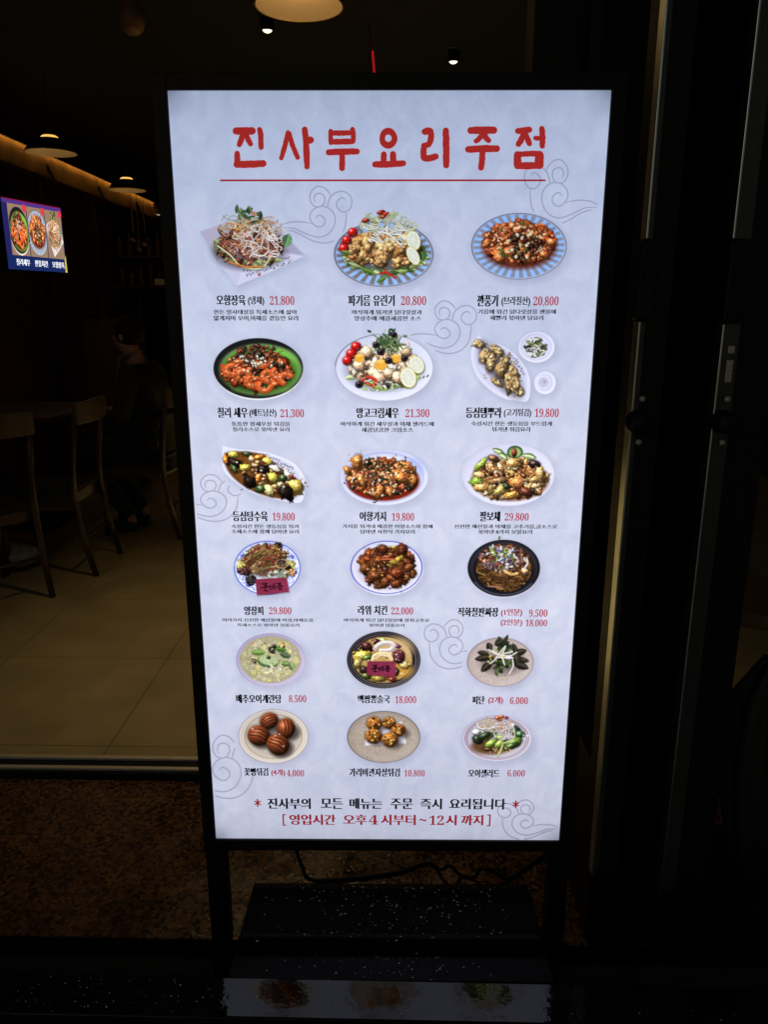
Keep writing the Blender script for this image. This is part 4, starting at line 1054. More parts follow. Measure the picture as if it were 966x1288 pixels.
def grid_print(name, p, mapf, parent, label=None, y=-.0003, mat=None):
    X, Y = np.meshgrid(p.xs, p.ys); U, Z = mapf(X, Y)
    co = np.stack([U, np.full_like(U, y), Z], -1).reshape(-1, 3)
    idx = np.arange(p.nx * p.ny).reshape(p.ny, p.nx)
    q = np.stack([idx[:-1, :-1], idx[1:, :-1], idx[1:, 1:], idx[:-1, 1:]], -1).reshape(-1, 4)
    af = p.a.ravel()
    q = q[af[q].max(1) > .004]
    used = np.unique(q); re = np.full(len(co), -1); re[used] = np.arange(len(used))
    co = co[used]; q = re[q]; col = np.concatenate([lin(p.c).reshape(-1, 3), p.a.reshape(-1, 1)], 1)[used]
    me = bpy.data.meshes.new(name)
    me.vertices.add(len(co)); me.vertices.foreach_set('co', co.astype(np.float32).ravel())
    me.loops.add(len(q) * 4); me.loops.foreach_set('vertex_index', q.astype(np.int32).ravel())
    me.polygons.add(len(q)); me.polygons.foreach_set('loop_start', np.arange(0, len(q) * 4, 4, dtype=np.int32))
    me.update(calc_edges=True)
    colour_attr(me, col); me.materials.append(mat or M_print)
    o = link(bpy.data.objects.new(name, me), parent)
    if label: o['label'] = label
    return o


DISH_LABEL = ["white square plate of sliced meat salad", "striped blue plate of fried chicken with lemon and tomatoes", "striped blue plate of spicy red chicken",
              "green plate of chilli shrimp", "white plate of mango cream shrimp with olives", "leaf-shaped dish of fried pork with two small bowls",
              "leaf-shaped dish of glossy sweet and sour pork", "white plate of browned eggplant", "white plate of mixed seafood and vegetables",
              "blue patterned plate with a dark red paper card", "blue rimmed plate of dark fried chicken", "black bowl of noodles",
              "pale bowl of egg and cucumber soup", "black ringed bowl of soup with a dark red paper card", "speckled plate of black egg slices",
              "cream plate of four brown buns", "speckled plate of five fried scallops", "ringed plate of cucumber salad"]
PRINTS = {}
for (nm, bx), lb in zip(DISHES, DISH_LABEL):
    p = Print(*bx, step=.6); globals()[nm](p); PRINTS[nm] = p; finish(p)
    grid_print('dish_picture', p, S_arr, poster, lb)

# ---- text: outlines from Blender's built-in lettering, fitted to the measured boxes
BOLDNUM = {str(i): chr(0x1D7CE + i) for i in range(10)}
TEXTS = []          # (string, x0, x1, y0, y1, colour, weight, caption key)


def text_outline(strings):
    obs = []
    for t in strings:
        c = bpy.data.curves.new('lettering', 'FONT'); c.body = t; c.size = 1; c.resolution_u = 4
        o = bpy.data.objects.new('lettering', c); COL.objects.link(o); obs.append(o)
    dg = bpy.context.evaluated_depsgraph_get(); res = {}
    for t, o in zip(strings, obs):
        me = bpy.data.meshes.new_from_object(o.evaluated_get(dg))
        v = np.array([x.co[:2] for x in me.vertices]); f = [tuple(q.vertices) for q in me.polygons]
        res[t] = (v, f); bpy.data.meshes.remove(me)
        c = o.data; bpy.data.objects.remove(o); bpy.data.curves.remove(c)
    return res


INK = rgb(22, 22, 26); RED = rgb(176, 34, 52); DRED = rgb(156, 28, 38)
T = []


def num(t): return ''.join(BOLDNUM.get(c, c) for c in t)


CAP = [
    [("오향장육", 272, 309, 371.4, 384.6, 0), ("(냉채)", 311.8, 332.4, 373, 385, 3), ("21,800", 339.4, 370.2, 372.7, 385.6, 1), ("한돈 알사태살을 특제소스에 삶아", 268.7, 373.8, 390, 395.9, 2), ("얇게저며 오이,야채를 곁들인 요리", 268.7, 375.2, 397.5, 404, 2)],
    [("파기름 유린기", 437.6, 496.5, 371.4, 385.2, 0), ("20,800", 504.4, 536.1, 372.7, 385.8, 1), ("바삭하게 튀겨낸 닭다릿살과", 442.8, 530.8, 390, 396, 2), ("양상추에 매콤새콤한 소스", 445.5, 530, 397.8, 403.8, 2)],
    [("깐풍기", 600, 626.5, 371, 385.7, 0), ("(브라질산)", 630.7, 667, 373, 385.7, 3), ("20,800", 670.8, 702.5, 373, 386, 1), ("기름에 튀긴 닭다릿살을 센불에", 601, 699.3, 389.3, 395.2, 2), ("재빨리 볶아낸 닭요리", 616.3, 683.6, 397, 403, 2)],
    [("칠리 새우", 273.5, 312, 512.7, 525.6, 0), ("(베트남산)", 313.8, 348, 514.4, 525.6, 3), ("21,300", 352.7, 382.5, 514.9, 526.5, 1), ("통통한 왕새우살 튀김을", 291.4, 365, 530.6, 536.3, 2), ("칠리소스로 볶아낸 요리", 292.6, 364.3, 537.6, 543, 2)],
    [("망고크림새우", 448.5, 502, 512.9, 525.9, 0), ("21,300", 510.2, 540.2, 514.6, 526.4, 1), ("바삭하게 튀긴 새우살과 야채 샐러드에", 428.8, 545.8, 530.5, 536.2, 2), ("새콤달콤한 크림소스", 454.8, 520, 537.9, 543.7, 2)],
    [("등심템뿌라", 585.8, 631.6, 512.3, 525.6, 0), ("(고기튀김)", 633.8, 668.3, 514, 525.2, 3), ("19,800", 672.7, 702.9, 513.8, 526, 1), ("숙성시킨 한돈 생등심을 부드럽게", 592.7, 694.3, 530, 535.6, 2), ("튀겨낸 튀김요리", 618.6, 667, 537, 542.9, 2)],
    [("등심탕수육", 292.8, 337.2, 643, 655.6, 0), ("19,800", 342.9, 371, 644.8, 656.3, 1), ("숙성시킨 한돈 생등심을 튀겨", 291.5, 375.7, 659.6, 664.6, 2), ("수제소스에 함께 담아낸 요리", 291.5, 376.2, 666, 671.2, 2)],
    [("어향가지", 452.5, 486, 643.3, 655.2, 0), ("19,800", 493, 521.2, 645, 656.3, 1), ("가지를 튀겨내 매콤한 어향소스와 함께", 430.9, 544.4, 659.4, 664.4, 2), ("담아낸 사천식 가지요리", 453.4, 522, 666, 671.2, 2)],
    [("팔보채", 603.6, 629.5, 643, 655.6, 0), ("29,800", 635, 665.2, 645, 656, 1), ("신선한 해산물과 야채를 고추기름,굴소스로", 571.4, 701.3, 659.4, 664.8, 2), ("볶아낸 8가지 보물요리", 601.7, 669.5, 666, 671.4, 2)],
    [("양장피", 307.4, 331.7, 762.4, 773.3, 0), ("29,800", 338.7, 367, 763.6, 773.8, 1), ("여러가지 신선한 해산물에 버섯,야채등을", 279.9, 394.6, 777.5, 782, 2), ("특제소스로 볶아낸 일품요리", 298.8, 376.8, 784, 788, 2)],
    [("라위 치킨", 450.4, 487.7, 761.3, 773, 0), ("22,000", 492.3, 520, 763.6, 774, 1), ("바삭하게 튀긴 닭다릿살에 향취고추로", 432.9, 540.8, 777.5, 782, 2), ("볶아낸 일품요리", 464.4, 509, 784, 788.2, 2)],
    [("직화철판짜장", 576, 627.6, 763.6, 775.2, 0), ("(1인분)", 630.4, 657.2, 765.2, 775.2, 4), ("9,500", 665.7, 688.9, 766, 776.6, 1), ("(2인분)", 629.9, 657.2, 778.2, 787.6, 4), ("18,000", 661.4, 688.4, 778.8, 788.6, 1)],
    [("배추오이계란탕", 297.3, 354.7, 873.2, 884, 0), ("8,500", 363.7, 385.8, 874, 884.2, 1)],
    [("백짬뽕술국", 450.4, 491, 873.8, 884, 0), ("18,000", 497.4, 524, 875, 885.4, 1)],
    [("피단", 594, 610.2, 874.8, 885.3, 0), ("(2개)", 614.6, 633.2, 875.6, 885.4, 4), ("6,000", 641.9, 664.4, 876.2, 886.2, 1)],
    [("꽃빵튀김", 307.4, 338, 965.4, 975.2, 0), ("(4개)", 341.5, 359, 967, 976, 4), ("4,000", 361.2, 383, 967.8, 977.3, 1)],
    [("가리비관자살튀김", 439.8, 503.6, 965.7, 976, 0), ("10,800", 509, 534.7, 967.8, 977.3, 1)],
    [("오이샐러드", 589.3, 629, 967, 977, 0), ("6,000", 638.7, 660.7, 967.8, 977.2, 1)],
]
NOTICE = [("진사부의", 336.7, 391.5, 1003.4, 1016.8), ("모든", 404, 432, 1003.4, 1016.8), ("메뉴는", 440, 481.5, 1003.4, 1016.8), ("주문", 491.5, 520, 1003.6, 1017), ("즉시", 529, 556.5, 1003.6, 1017), ("요리됩니다", 565.5, 637, 1003.8, 1017.2)]
HOURS = [("[", 356, 360.4, 1023.4, 1038, 5), ("영업시간", 364.5, 423, 1023.8, 1036.8, 5), ("오후", 432, 462.5, 1023.8, 1036.8, 5), ("4", 464.5, 476, 1024.6, 1036.4, 6), ("시부터", 479.5, 523.5, 1024, 1037, 5), ("~", 528, 537, 1029, 1032.4, 6), ("12", 540.5, 559, 1025, 1036.8, 6), ("시", 561, 575, 1024.2, 1037.2, 5), ("까지", 580.5, 608.5, 1024.2, 1037.2, 5), ("]", 613, 617.6, 1023.6, 1038.4, 5)]
TVTXT = ["칠리새우", "깐풍치킨", "오향장육"]
need = set(TVTXT) | {"＊"}
for c in CAP:
    for t in c: need.add(num(t[0]) if t[5] == 1 else t[0])
for t in NOTICE + HOURS: need.add(num(t[0]) if len(t) > 5 and t[5] == 6 and t[0] != '~' else t[0])
OUTL = text_outline(sorted(need))


class Ink:
    """gathers glyph outlines into one lettering mesh"""
    def __init__(s): s.v = []; s.f = []; s.c = []; s.n = 0

    def add(s, t, x0, x1, y0, y1, col, shifts=(0,)):
        v, f_ = OUTL[t]
        lo, hi = v.min(0), v.max(0); w = (v - lo) / (hi - lo)
        ym = (y0 + y1) / 2
        u0, u1 = S(x0, ym)[0], S(x1, ym)[0]; xm = (x0 + x1) / 2; z0, z1 = S(xm, y1)[1], S(xm, y0)[1]
        h = z1 - z0; k = max(abs(q) for q in shifts) * h
        for i, q in enumerate(shifts):
            a = np.empty((len(v), 3))
            a[:, 0] = u0 + k + w[:, 0] * (u1 - u0 - 2 * k) + q * h; a[:, 1] = z0 + w[:, 1] * h; a[:, 2] = -.0006 - .00004 * i
            s.v.append(a); s.f += [tuple(j + s.n for j in q_) for q_ in f_]; s.n += len(v)
            s.c.append(np.repeat(np.append(lin(col), 1)[None], len(v), 0))

    def build(s, name, label=None):
        v = np.concatenate(s.v); me = bpy.data.meshes.new(name)
        me.from_pydata([(a, y, c) for a, c, y in v], [], s.f); me.update()
        colour_attr(me, np.concatenate(s.c)); me.materials.append(M_print)
        o = link(bpy.data.objects.new(name, me), poster)
        if label: o['label'] = label
        return o


BOLD = (-.045, -.015, .015, .045)
for c in CAP:
    k = Ink()
    for t, x0, x1, y0, y1, st in c:
        if st == 1: k.add(num(t), x0, x1, y0, y1, RED, (0,))
        elif st == 2: k.add(t, x0, x1, y0, y1, rgb(20, 20, 26), (-.05, -.02, .02, .05))
        elif st == 4: k.add(t, x0, x1, y0, y1, RED, (-.03, 0, .03))
        elif st == 3: k.add(t, x0, x1, y0, y1, INK, (-.03, 0, .03))
        else: k.add(t, x0, x1, y0, y1, INK, BOLD)
    k.build('caption_lettering')
k = Ink()
for t in NOTICE: k.add(*t, INK, BOLD)
k.build('notice_lettering')
for x, y in ((324.7, 1009.2), (649.3, 1010.8)):
    k = Ink(); k.add("＊", x - 4.6, x + 4.6, y - 4.8, y + 4.8, DRED, (-.06, -.03, 0, .03, .06)); k.build('asterisk_mark')
k = Ink()
for t, x0, x1, y0, y1, st in HOURS: k.add(num(t) if st == 6 and t != '~' else t, x0, x1, y0, y1, DRED, BOLD if st == 5 and len(t) > 0 and t not in '[]' else (0,))
k.build('opening_hours_lettering')

# ---- brush title: each stroke a rough-edged shape
A_ = lambda x, y: (270 + x / 4.391, 145 + y / 4.391)
B_ = lambda x, y: (480 + x / 3.331, 145 + y / 3.331)
TITLE = [
    ((A_, [(112, 90), (165, 92), (214, 90)], 43), (A_, [(160, 98), (146, 140), (134, 170)], 32), (A_, [(172, 108), (186, 140), (200, 166)], 30), (A_, [(246, 78), (254, 110), (256, 186)], 30), (A_, [(124, 210), (125, 250), (124, 280)], 33), (A_, [(116, 275), (190, 274), (274, 270)], 40)),
    ((A_, [(405, 95), (388, 170), (367, 244)], 27), (A_, [(410, 100), (430, 170), (459, 241)], 27), (A_, [(497, 76), (504, 150), (510, 292)], 34), (A_, [(520, 140), (536, 141)], 40)),
    ((A_, [(640, 86), (640, 120), (641, 160)], 26), (A_, [(760, 76), (765, 110), (764, 152)], 28), (A_, [(642, 101), (700, 102), (762, 100)], 30), (A_, [(642, 150), (700, 149), (762, 148)], 33), (A_, [(624, 208), (700, 205), (790, 203)], 36), (A_, [(703, 212), (704, 260), (703, 302)], 32)),
    (("ring", 488.2, 174.6, 11.3, 13.2, 4.2, 4.6), (A_, [(934, 212), (932, 262)], 32), (B_, [(47, 160), (48, 205)], 26), (A_, [(880, 274), (950, 274), (1046, 268)], 36)),
    ((B_, [(176, 72), (195, 68), (208, 72)], 30), (B_, [(206, 72), (206, 100), (198, 122)], 26), (B_, [(172, 130), (190, 127), (202, 122)], 24), (B_, [(176, 136), (175, 160), (174, 182)], 26), (B_, [(174, 182), (200, 182), (230, 174)], 28), (B_, [(268, 62), (270, 130), (270, 216)], 28)),
    ((B_, [(368, 66), (420, 65), (474, 64)], 32), (B_, [(425, 76), (408, 100), (392, 112)], 22), (B_, [(425, 76), (438, 98), (450, 110)], 24), (B_, [(358, 145), (420, 142), (486, 142)], 30), (B_, [(422, 150), (420, 190), (415, 226)], 26)),
    ((B_, [(566, 68), (595, 66), (622, 62)], 27), (B_, [(596, 74), (584, 104), (570, 126)], 25), (B_, [(600, 76), (612, 104), (620, 124)], 24), (B_, [(640, 98), (664, 98)], 20), (B_, [(670, 54), (673, 90), (672, 134)], 25), (B_, [(568, 162), (569, 218)], 32), (B_, [(660, 162), (660, 216)], 38), (B_, [(566, 165), (662, 162)], 24), (B_, [(566, 214), (666, 212)], 30)),
]


def stroke_outline(p, w, seed, grow=0.):
    r = random.Random(seed); q = cr(p, 8); n = len(q); l, rr = [], []
    d = np.gradient(q, axis=0); d /= np.linalg.norm(d, axis=1)[:, None] + 1e-9; m = np.stack([-d[:, 1], d[:, 0]], 1)
    h = w / 2 + grow
    for i in range(n):
        e = 1 - .12 * abs(2 * i / (n - 1) - 1) ** 3
        l.append(q[i] + m[i] * (h * e + r.uniform(-.32, .32))); rr.append(q[i] - m[i] * (h * e + r.uniform(-.32, .32)))
    c0 = [q[0] - d[0] * h * .62 * math.cos(a) + m[0] * h * .8 * math.sin(a) for a in (-.9, -.3, .3, .9)]
    c1 = [q[-1] + d[-1] * h * .62 * math.cos(a) + m[-1] * h * .8 * math.sin(a) for a in (.9, .3, -.3, -.9)]
    return c0 + l + c1 + rr[::-1]


TRED = rgb(184, 46, 42)
for gi, glyph in enumerate(TITLE):
    V, F, C4 = [], [], []
    for layer, (grow, col, yy) in enumerate(((.75, rgb(216, 196, 214), -.0005), (0, TRED, -.0008))):
        for si, st in enumerate(glyph):
            z = yy - .00004 * si
            if st[0] == 'ring':
                _, cx, cy, rx, ry, hx, hy = st; n = 28; b0 = len(V)
                for i in range(n):
                    a = i * 2 * math.pi / n; wob = 1 + .03 * math.sin(3 * a + 1)
                    for ax, ay in ((rx + grow, ry + grow), (hx - grow, hy - grow)):
                        u, zz = S(cx + ax * wob * math.cos(a), cy + ay * math.sin(a)); V.append((u, z, zz)); C4.append((*lin(col), 1))
                F += [(b0 + 2 * i, b0 + 2 * ((i + 1) % n), b0 + 2 * ((i + 1) % n) + 1, b0 + 2 * i + 1) for i in range(n)]
            else:
                fn, p, w = st; sc = 4.391 if fn is A_ else 3.331
                o = stroke_outline(np.array([fn(*q) for q in p]), w / sc, gi * 50 + si, grow); b0 = len(V)
                for q in o:
                    u, zz = S(*q); V.append((u, z, zz)); C4.append((*lin(col), 1))
                F.append(tuple(range(b0, b0 + len(o))))
    me = bpy.data.meshes.new('title_syllable'); me.from_pydata(V, [], F); me.update()
    colour_attr(me, np.array(C4)); me.materials.append(M_print)
    link(bpy.data.objects.new('title_syllable', me), poster)
u0, z0 = S(277, 228.8); u1, z1 = S(686, 226.6)
printed('title_rule', [(u0, z0), (u1, z0), (u1, z0 + .0028), (u0, z0 + .0028)], [(0, 1, 2, 3)], rgb(168, 34, 40))

# ---- curled cloud ornaments in grey line
CLOUD = [
    [(408, 315), (395, 270), (410, 225), (450, 210), (500, 230), (515, 285), (490, 340), (440, 358), (390, 345), (350, 280), (355, 210), (400, 150), (450, 132), (510, 150), (560, 200), (578, 240)],
    [(745, 290), (725, 265), (690, 262), (650, 300), (645, 355), (690, 405), (740, 412), (790, 380), (812, 310), (795, 240), (740, 195), (690, 188), (620, 210), (565, 270), (545, 340), (545, 362)],
    [(750, 412), (750, 480), (738, 570), (715, 630), (680, 680), (620, 730), (520, 757), (420, 745), (330, 710), (230, 655), (150, 625), (90, 618)],
    [(410, 485), (435, 455), (470, 455), (510, 490), (512, 540), (470, 578), (420, 572), (375, 535), (348, 480), (360, 420), (410, 372), (480, 352), (550, 370), (605, 420), (628, 500), (610, 580), (560, 650), (490, 685), (420, 690), (340, 668), (250, 630), (160, 595), (40, 590)],
    [(375, 545), (300, 530), (200, 522), (100, 535), (20, 568)]]
PLACES = [(352.3, 442.5, 235, 306.3), (509.9, 599.4, 378.7, 445), (753, 659.5, 201, 283), (214.5, 306.5, 597, 656), (617, 534, 779, 841), (226.5, 327, 924.6, 1004), (703.6, 626.6, 1005.5, 1055)]
for x0, x1, y0, y1 in PLACES:
    V, F = [], []
    for ln in CLOUD:
        q = cr(np.array([(x0 + (a - 20) / 792 * (x1 - x0), y0 + (b_ - 132) / 626 * (y1 - y0)) for a, b_ in ln]), 6)
        d = np.gradient(q, axis=0); d /= np.linalg.norm(d, axis=1)[:, None] + 1e-9
        prev = None
        for i, (p, e_) in enumerate(zip(q, d)):
            u, z = S(*p)
            if abs(u) > SW / 2 - .002 or not ZB + .002 < z < ZT - .002: prev = None; continue
            w = .88 * min(1, .45 + .08 * min(i, len(q) - 1 - i))
            a = S(p[0] - e_[1] * w, p[1] + e_[0] * w); b_ = S(p[0] + e_[1] * w, p[1] - e_[0] * w)
            V += [a, b_]; n = len(V)
            if prev: F.append((prev[0], prev[1], n - 1, n - 2))
            prev = (n - 2, n - 1)
    printed('cloud_ornament', V, F, rgb(158, 158, 182), y=-.00015, alpha=.75)

# ================================================================ things round the sign
# ---- wet black stone ledge in the foreground (the sign's lower rows mirror in it)
M_ledge = material('wet black stone', (.006, .006, .0065), .05, var=.5, scale=18, bump=.10, bscale=22, ior=1.36)
b = M_ledge.node_tree.nodes['Principled BSDF']
for l in list(b.inputs['Roughness'].links): M_ledge.node_tree.links.remove(l)
nt = M_ledge.node_tree; nz = nt.nodes.new('ShaderNodeTexNoise'); nz.inputs['Scale'].default_value = 9; nz.inputs['Detail'].default_value = 9; nz.inputs['Roughness'].default_value = .65
tc = nt.nodes.new('ShaderNodeTexCoord'); nt.links.new(tc.outputs['Object'], nz.inputs['Vector'])
mr = nt.nodes.new('ShaderNodeMapRange'); mr.inputs['From Min'].default_value = .38; mr.inputs['From Max'].default_value = .66; mr.inputs['To Min'].default_value = .02; mr.inputs['To Max'].default_value = .13
nt.links.new(nz.outputs['Fac'], mr.inputs['Value']); nt.links.new(mr.outputs[0], b.inputs['Roughness'])
LT = .224
lg = thing('stone_ledge', 'long wet black stone ledge in the foreground mirroring the lit sign', 'ledge', (0, 1.082, -.15), R(-1.3))
o = MB().box(-2.2, 2.2, -.041, .041, .30, LT + .15).build('coping', M_ledge, lg, .003)
o = MB().box(-2.2, 2.2, -.030, .034, 0, .2985).build('plinth', M_black, lg)
mb = MB(); rd = random.Random(5)
for i in range(120):
    r = rd.choice((.0003, .0004, .0006, .0009))
    mb.ball((rd.gauss(-.52, .12) if i < 90 else rd.uniform(-.9, .9), rd.uniform(-.036, .036), LT + .15 + r * .1), r, (rd.uniform(1, 2.2), 1, .4), 8)
mb.build('water_beads', M_bead, lg)['kind'] = 'stuff'

# ---- sill track of the folding doors
tr = front('door_track', 'pale metal double floor track of the folding doors along the threshold', 'door track', 0, 2.05)
MB().box(-2.6, 3.1, -.005, .10, .0005, .0215).build('sill', M_black, tr, .002)
for y0, y1 in ((.003, .018), (.058, .076)):
    MB().box(-2.6, 3.1, y0, y1, .022, .031).build('rail', M_steel, tr, .0015)

# ---- folding door leaves, stacked edge-on at the side of the opening
M_glass = bpy.data.materials.new('door glass'); M_glass.use_nodes = True
nt = M_glass.node_tree; nt.nodes.clear()
o_ = nt.nodes.new('ShaderNodeOutputMaterial'); mxs = nt.nodes.new('ShaderNodeMixShader'); tr_s = nt.nodes.new('ShaderNodeBsdfTransparent'); gl = nt.nodes.new('ShaderNodeBsdfGlossy'); fr_n = nt.nodes.new('ShaderNodeFresnel')
tr_s.inputs['Color'].default_value = (.42, .44, .41, 1); gl.inputs['Roughness'].default_value = .03; fr_n.inputs['IOR'].default_value = 1.45
nt.links.new(fr_n.outputs[0], mxs.inputs[0]); nt.links.new(tr_s.outputs[0], mxs.inputs[1]); nt.links.new(gl.outputs[0], mxs.inputs[2]); nt.links.new(mxs.outputs[0], o_.inputs['Surface'])
M_warm_reflection = material('painted warm reflection', (.085, .036, .014), .45, metal=.5, var=.2, scale=5, stretch=(8, 8, .5))  # brown strips stand in for warm light reflected on the leaf ends
HI = 2.46


def leaf(name_label, x0, x1, y0, D=.60):
    t = front('folding_door', name_label, 'door', (x0 + x1) / 2, y0, 0, 'folding door leaves stacked at the opening')
    w = (x1 - x0) / 2
    MB().box(-w, w, .0, .07, .006, HI).build('stile', M_black, t, .003)
    MB().box(-w, w, D - .07, D, .006, HI).build('stile', M_black, t, .003)
    MB().box(-w * .96, w * .96, .0705, D - .0705, .006, .42).build('bottom_rail', M_black, t, .002)
    MB().box(-w * .96, w * .96, .0705, D - .0705, HI - .09, HI).build('top_rail', M_black, t, .002)
    MB().box(-.004, .004, .0705, D - .0705, .4205, HI - .0905).build('glass', M_glass, t)
    return t, w


M_edge = material('dark anodised edge profile', (.075, .078, .068), .45, metal=.6, var=.2, scale=14, stretch=(30, 30, 2))


def strips(t, x, zs, wd, dp, plate):
    """aluminium edge profile on the leaf's near end: bright flank and duller end face"""
    for z0, z1 in zs:
        o = MB().box(x, x + .004, -.003 - dp, .0, z0, z1).build('edge_strip', M_alu, t, .001)
        MB().box(x + .0042, x + .0042 + wd, -.003 - dp * .55, -.0005, z0, z1).build('edge_profile', M_edge, t, .001)


l1, w1 = leaf('black folding door leaf with an aluminium edge strip, nearest the lit sign', .429, .490, 1.452)
strips(l1, -w1 - .0045, ((.20, 1.372), (1.512, 2.44)), .012, .030, 0)
l2, w2 = leaf('plain black folding door leaf with a painted warm reflection streak, second from the lit sign', .496, .538, 1.80, .26)
MB().box(-.012, .008, -.004, -.0005, .75, 1.40).build('warm_reflection_strip', M_warm_reflection, l2, .001)  # reflection streak built as a coloured strip
MB().box(-.020, .060, -.345, -.001, .004, .030).build('dark_gap_plate', M_black, l2, .003)  # black plate added to keep the gap before the recessed leaves dark
l3, w3 = leaf('plain black folding door leaf, third from the lit sign', .542, .572, 1.78, .28)
MB().box(-.012, -.002, -.004, -.0005, .75, 1.35).build('warm_reflection_strip', M_warm_reflection, l3, .001)
l4, w4 = leaf('black folding door leaf with aluminium edge, lock plate and thumb turn, farthest from the sign', .578, .690, 1.452)
strips(l4, -w4 - .0045, ((.16, 1.368), (1.512, 2.44)), .034, .030, 0)
for t, x, zz in ((l1, -.024, 1.195), (l4, -.044, 1.195)):
    # pull handle block between the two lengths of strip, thumb turn and its escutcheon
    mb = MB().box(x - .016, x + .016, -.030, -.0005, 1.374, 1.510)
    mb.build('lock_block', M_black, t, .004)
    kb = MB(); M = Matrix.Translation((x, -.031, zz)) @ Matrix.Rotation(R(90), 4, 'X')
    kb.lathe([(.0005, .040), (.015, .040), (.0185, .036), (.0185, .012), (.021, .010), (.021, 0)], 24)
    bmesh.ops.transform(kb.bm, matrix=M, verts=kb.bm.verts[:])
    kb.build('thumb_turn', M_black, t)
    for dz in (-.040, .040):
        s_ = MB().lathe([(.0003, .004), (.005, .004), (.006, 0)], 14)
        bmesh.ops.transform(s_.bm, matrix=Matrix.Translation((x + .008, -.0285, zz + dz)) @ Matrix.Rotation(R(90), 4, 'X'), verts=s_.bm.verts[:])
        s_.build('screw', M_steel, t)
pl = MB().box(-.042, -.030, -.0225, -.0196, 1.265, 1.305).box(-.042, -.030, -.0225, -.0196, 1.316, 1.330)
pl.build('lock_plate', M_steel, l4, .001)
# fixed post behind the stack
pp = front('door_post', 'black metal post between the opening and the stacked folding doors', 'post', .40, 2.13)
MB().box(-.085, .066, -.04, .09, .001, 2.5).build('door_post_profile', M_black, pp, .004)

# ---- pendant lamps
M_bulb = glow('bulb', (1, .62, .26), BULB)
M_collar_glow = glow('collar with painted glow', (1, .55, .13), 1.15)  # emission stands in for bulb light leaking out above the shade


def pendant(loc, dia, label, watts, down):
    t = thing('pendant_lamp', label, 'lamp', loc, 0, 'pendant lamps over the tables')
    r = dia / 2
    prof = [(r, 0), (r * .97, .012), (r * .80, .042), (r * .58, .066), (r * .40, .078)]
    MB().lathe(prof).build('shade', M_pewter, t)
    inn = [(a * .985 - .0015, z - .002) for a, z in prof]
    MB().lathe(inn + [(.012, .077)]).build('shade_lining', M_enamel, t)
    MB().lathe([(r + .002, -.002), (r + .002, .004), (r - .003, .004), (r - .003, -.002), (r + .002, -.002)]).build('rim', M_brass, t)
    MB().lathe([(r * .34, .0785), (r * .32, .088), (r * .25, .094)]).build('glow_collar', M_collar_glow, t)
    MB().lathe([(r * .26, .0945), (r * .2, .104), (.012, .112), (.012, .150), (.004, .156)], closed=True).build('cap', M_brass, t)
    MB().tube([(0, 0, .15), (0, 0, CEIL - loc[2] - .001)], .0035, 8).build('cord', M_rubber, t)
    MB().ball((0, 0, .060), .015, (1, 1, 1.1), 16).build('bulb', M_bulb, t)
    ld = bpy.data.lights.new('lamp_light', 'POINT'); ld.energy = watts; ld.color = (1, .60, .24); ld.shadow_soft_size = .018
    lo = link(bpy.data.objects.new('lamp_light', ld), t); lo.location = (0, 0, .034)
    ld = bpy.data.lights.new('added_down_light', 'SPOT'); ld.energy = down; ld.color = (1, .74, .36); ld.spot_size = R(88); ld.spot_blend = 1; ld.shadow_soft_size = .03  # extra spot below the rim, added to light floor and door strips
    lo = link(bpy.data.objects.new('added_down_light', ld), t); lo.location = (0, 0, -.004)
    return t


pendant(tuple(at_y(64, 193, 5.05)), .30, 'black enamel pendant lamp with lit brass collar, hanging nearest the wall screen', LAMP * .5, DOWN * .02)
pendant(tuple(at_y(160, 240, 6.75)), .30, 'small black enamel pendant lamp farthest back along the lit wall cove', LAMP * .5, DOWN * .02)
pendant(tuple(at_y(376, 8, 2.95)), .30, 'large pendant lamp with cream lining hanging above the menu sign', LAMP, DOWN)

# ---- ceiling spotlights
M_spot = glow('spot lens', (1, .90, .55), 2.2)


def spot(loc, label, aim, watts, size):
    t = thing('ceiling_spotlight', label, 'spotlight', loc, 0, 'small spotlights in the dark ceiling')
    MB().lathe([(.032, .055), (.032, .0), (.028, -.004), (.025, .004), (.025, .05)]).build('housing', M_black, t)
    MB().lathe([(.0005, -.012), (.010, -.010), (.019, -.005), (.024, .004)], 24).build('lens', M_spot, t)
    ld = bpy.data.lights.new('spot_light', 'SPOT'); ld.energy = watts; ld.color = (1, .84, .52); ld.spot_size = R(size); ld.spot_blend = .5; ld.shadow_soft_size = .03
    lo = link(bpy.data.objects.new('spot_light', ld), t); lo.location = (0, 0, -.022)
    lo.rotation_euler = (Vector(aim) - Vector(loc)).to_track_quat('-Z', 'Y').to_euler()
    return t


for px, py, lb, aim, wt, sz in ((336, 39, 'small lit ceiling spotlight below the large cream-lined pendant lamp', (.30, 1.2), SPOT1, 40), (570, 78, 'small lit ceiling spotlight just above the sign in front of brown panelling', (-.12, -.85), SPOT2, 40)):
    d = ray(px, py); p = EYE + d * ((CEIL - .06 - EYE.z) / d.z); spot(tuple(p), lb, (p.x + aim[0], p.y + aim[1], 0), wt, sz)
p = at_y(200, 271, 8.0)
t = thing('wall_lamp', 'tiny dim lamp at the back above the shelf', 'lamp', tuple(p))
MB().lathe([(.05, 0), (.035, .05), (.012, .07)], 20).build('shade', M_enamel, t)
MB().ball((0, 0, .01), .028, (1, 1, .6), 12).build('bulb', glow('dim bulb', (1, .8, .5), .35), t)
MB().tube([(0, 0, .07), (0, 0, CEIL - p.z - .001)], .004, 8).build('stem', M_rubber, t)

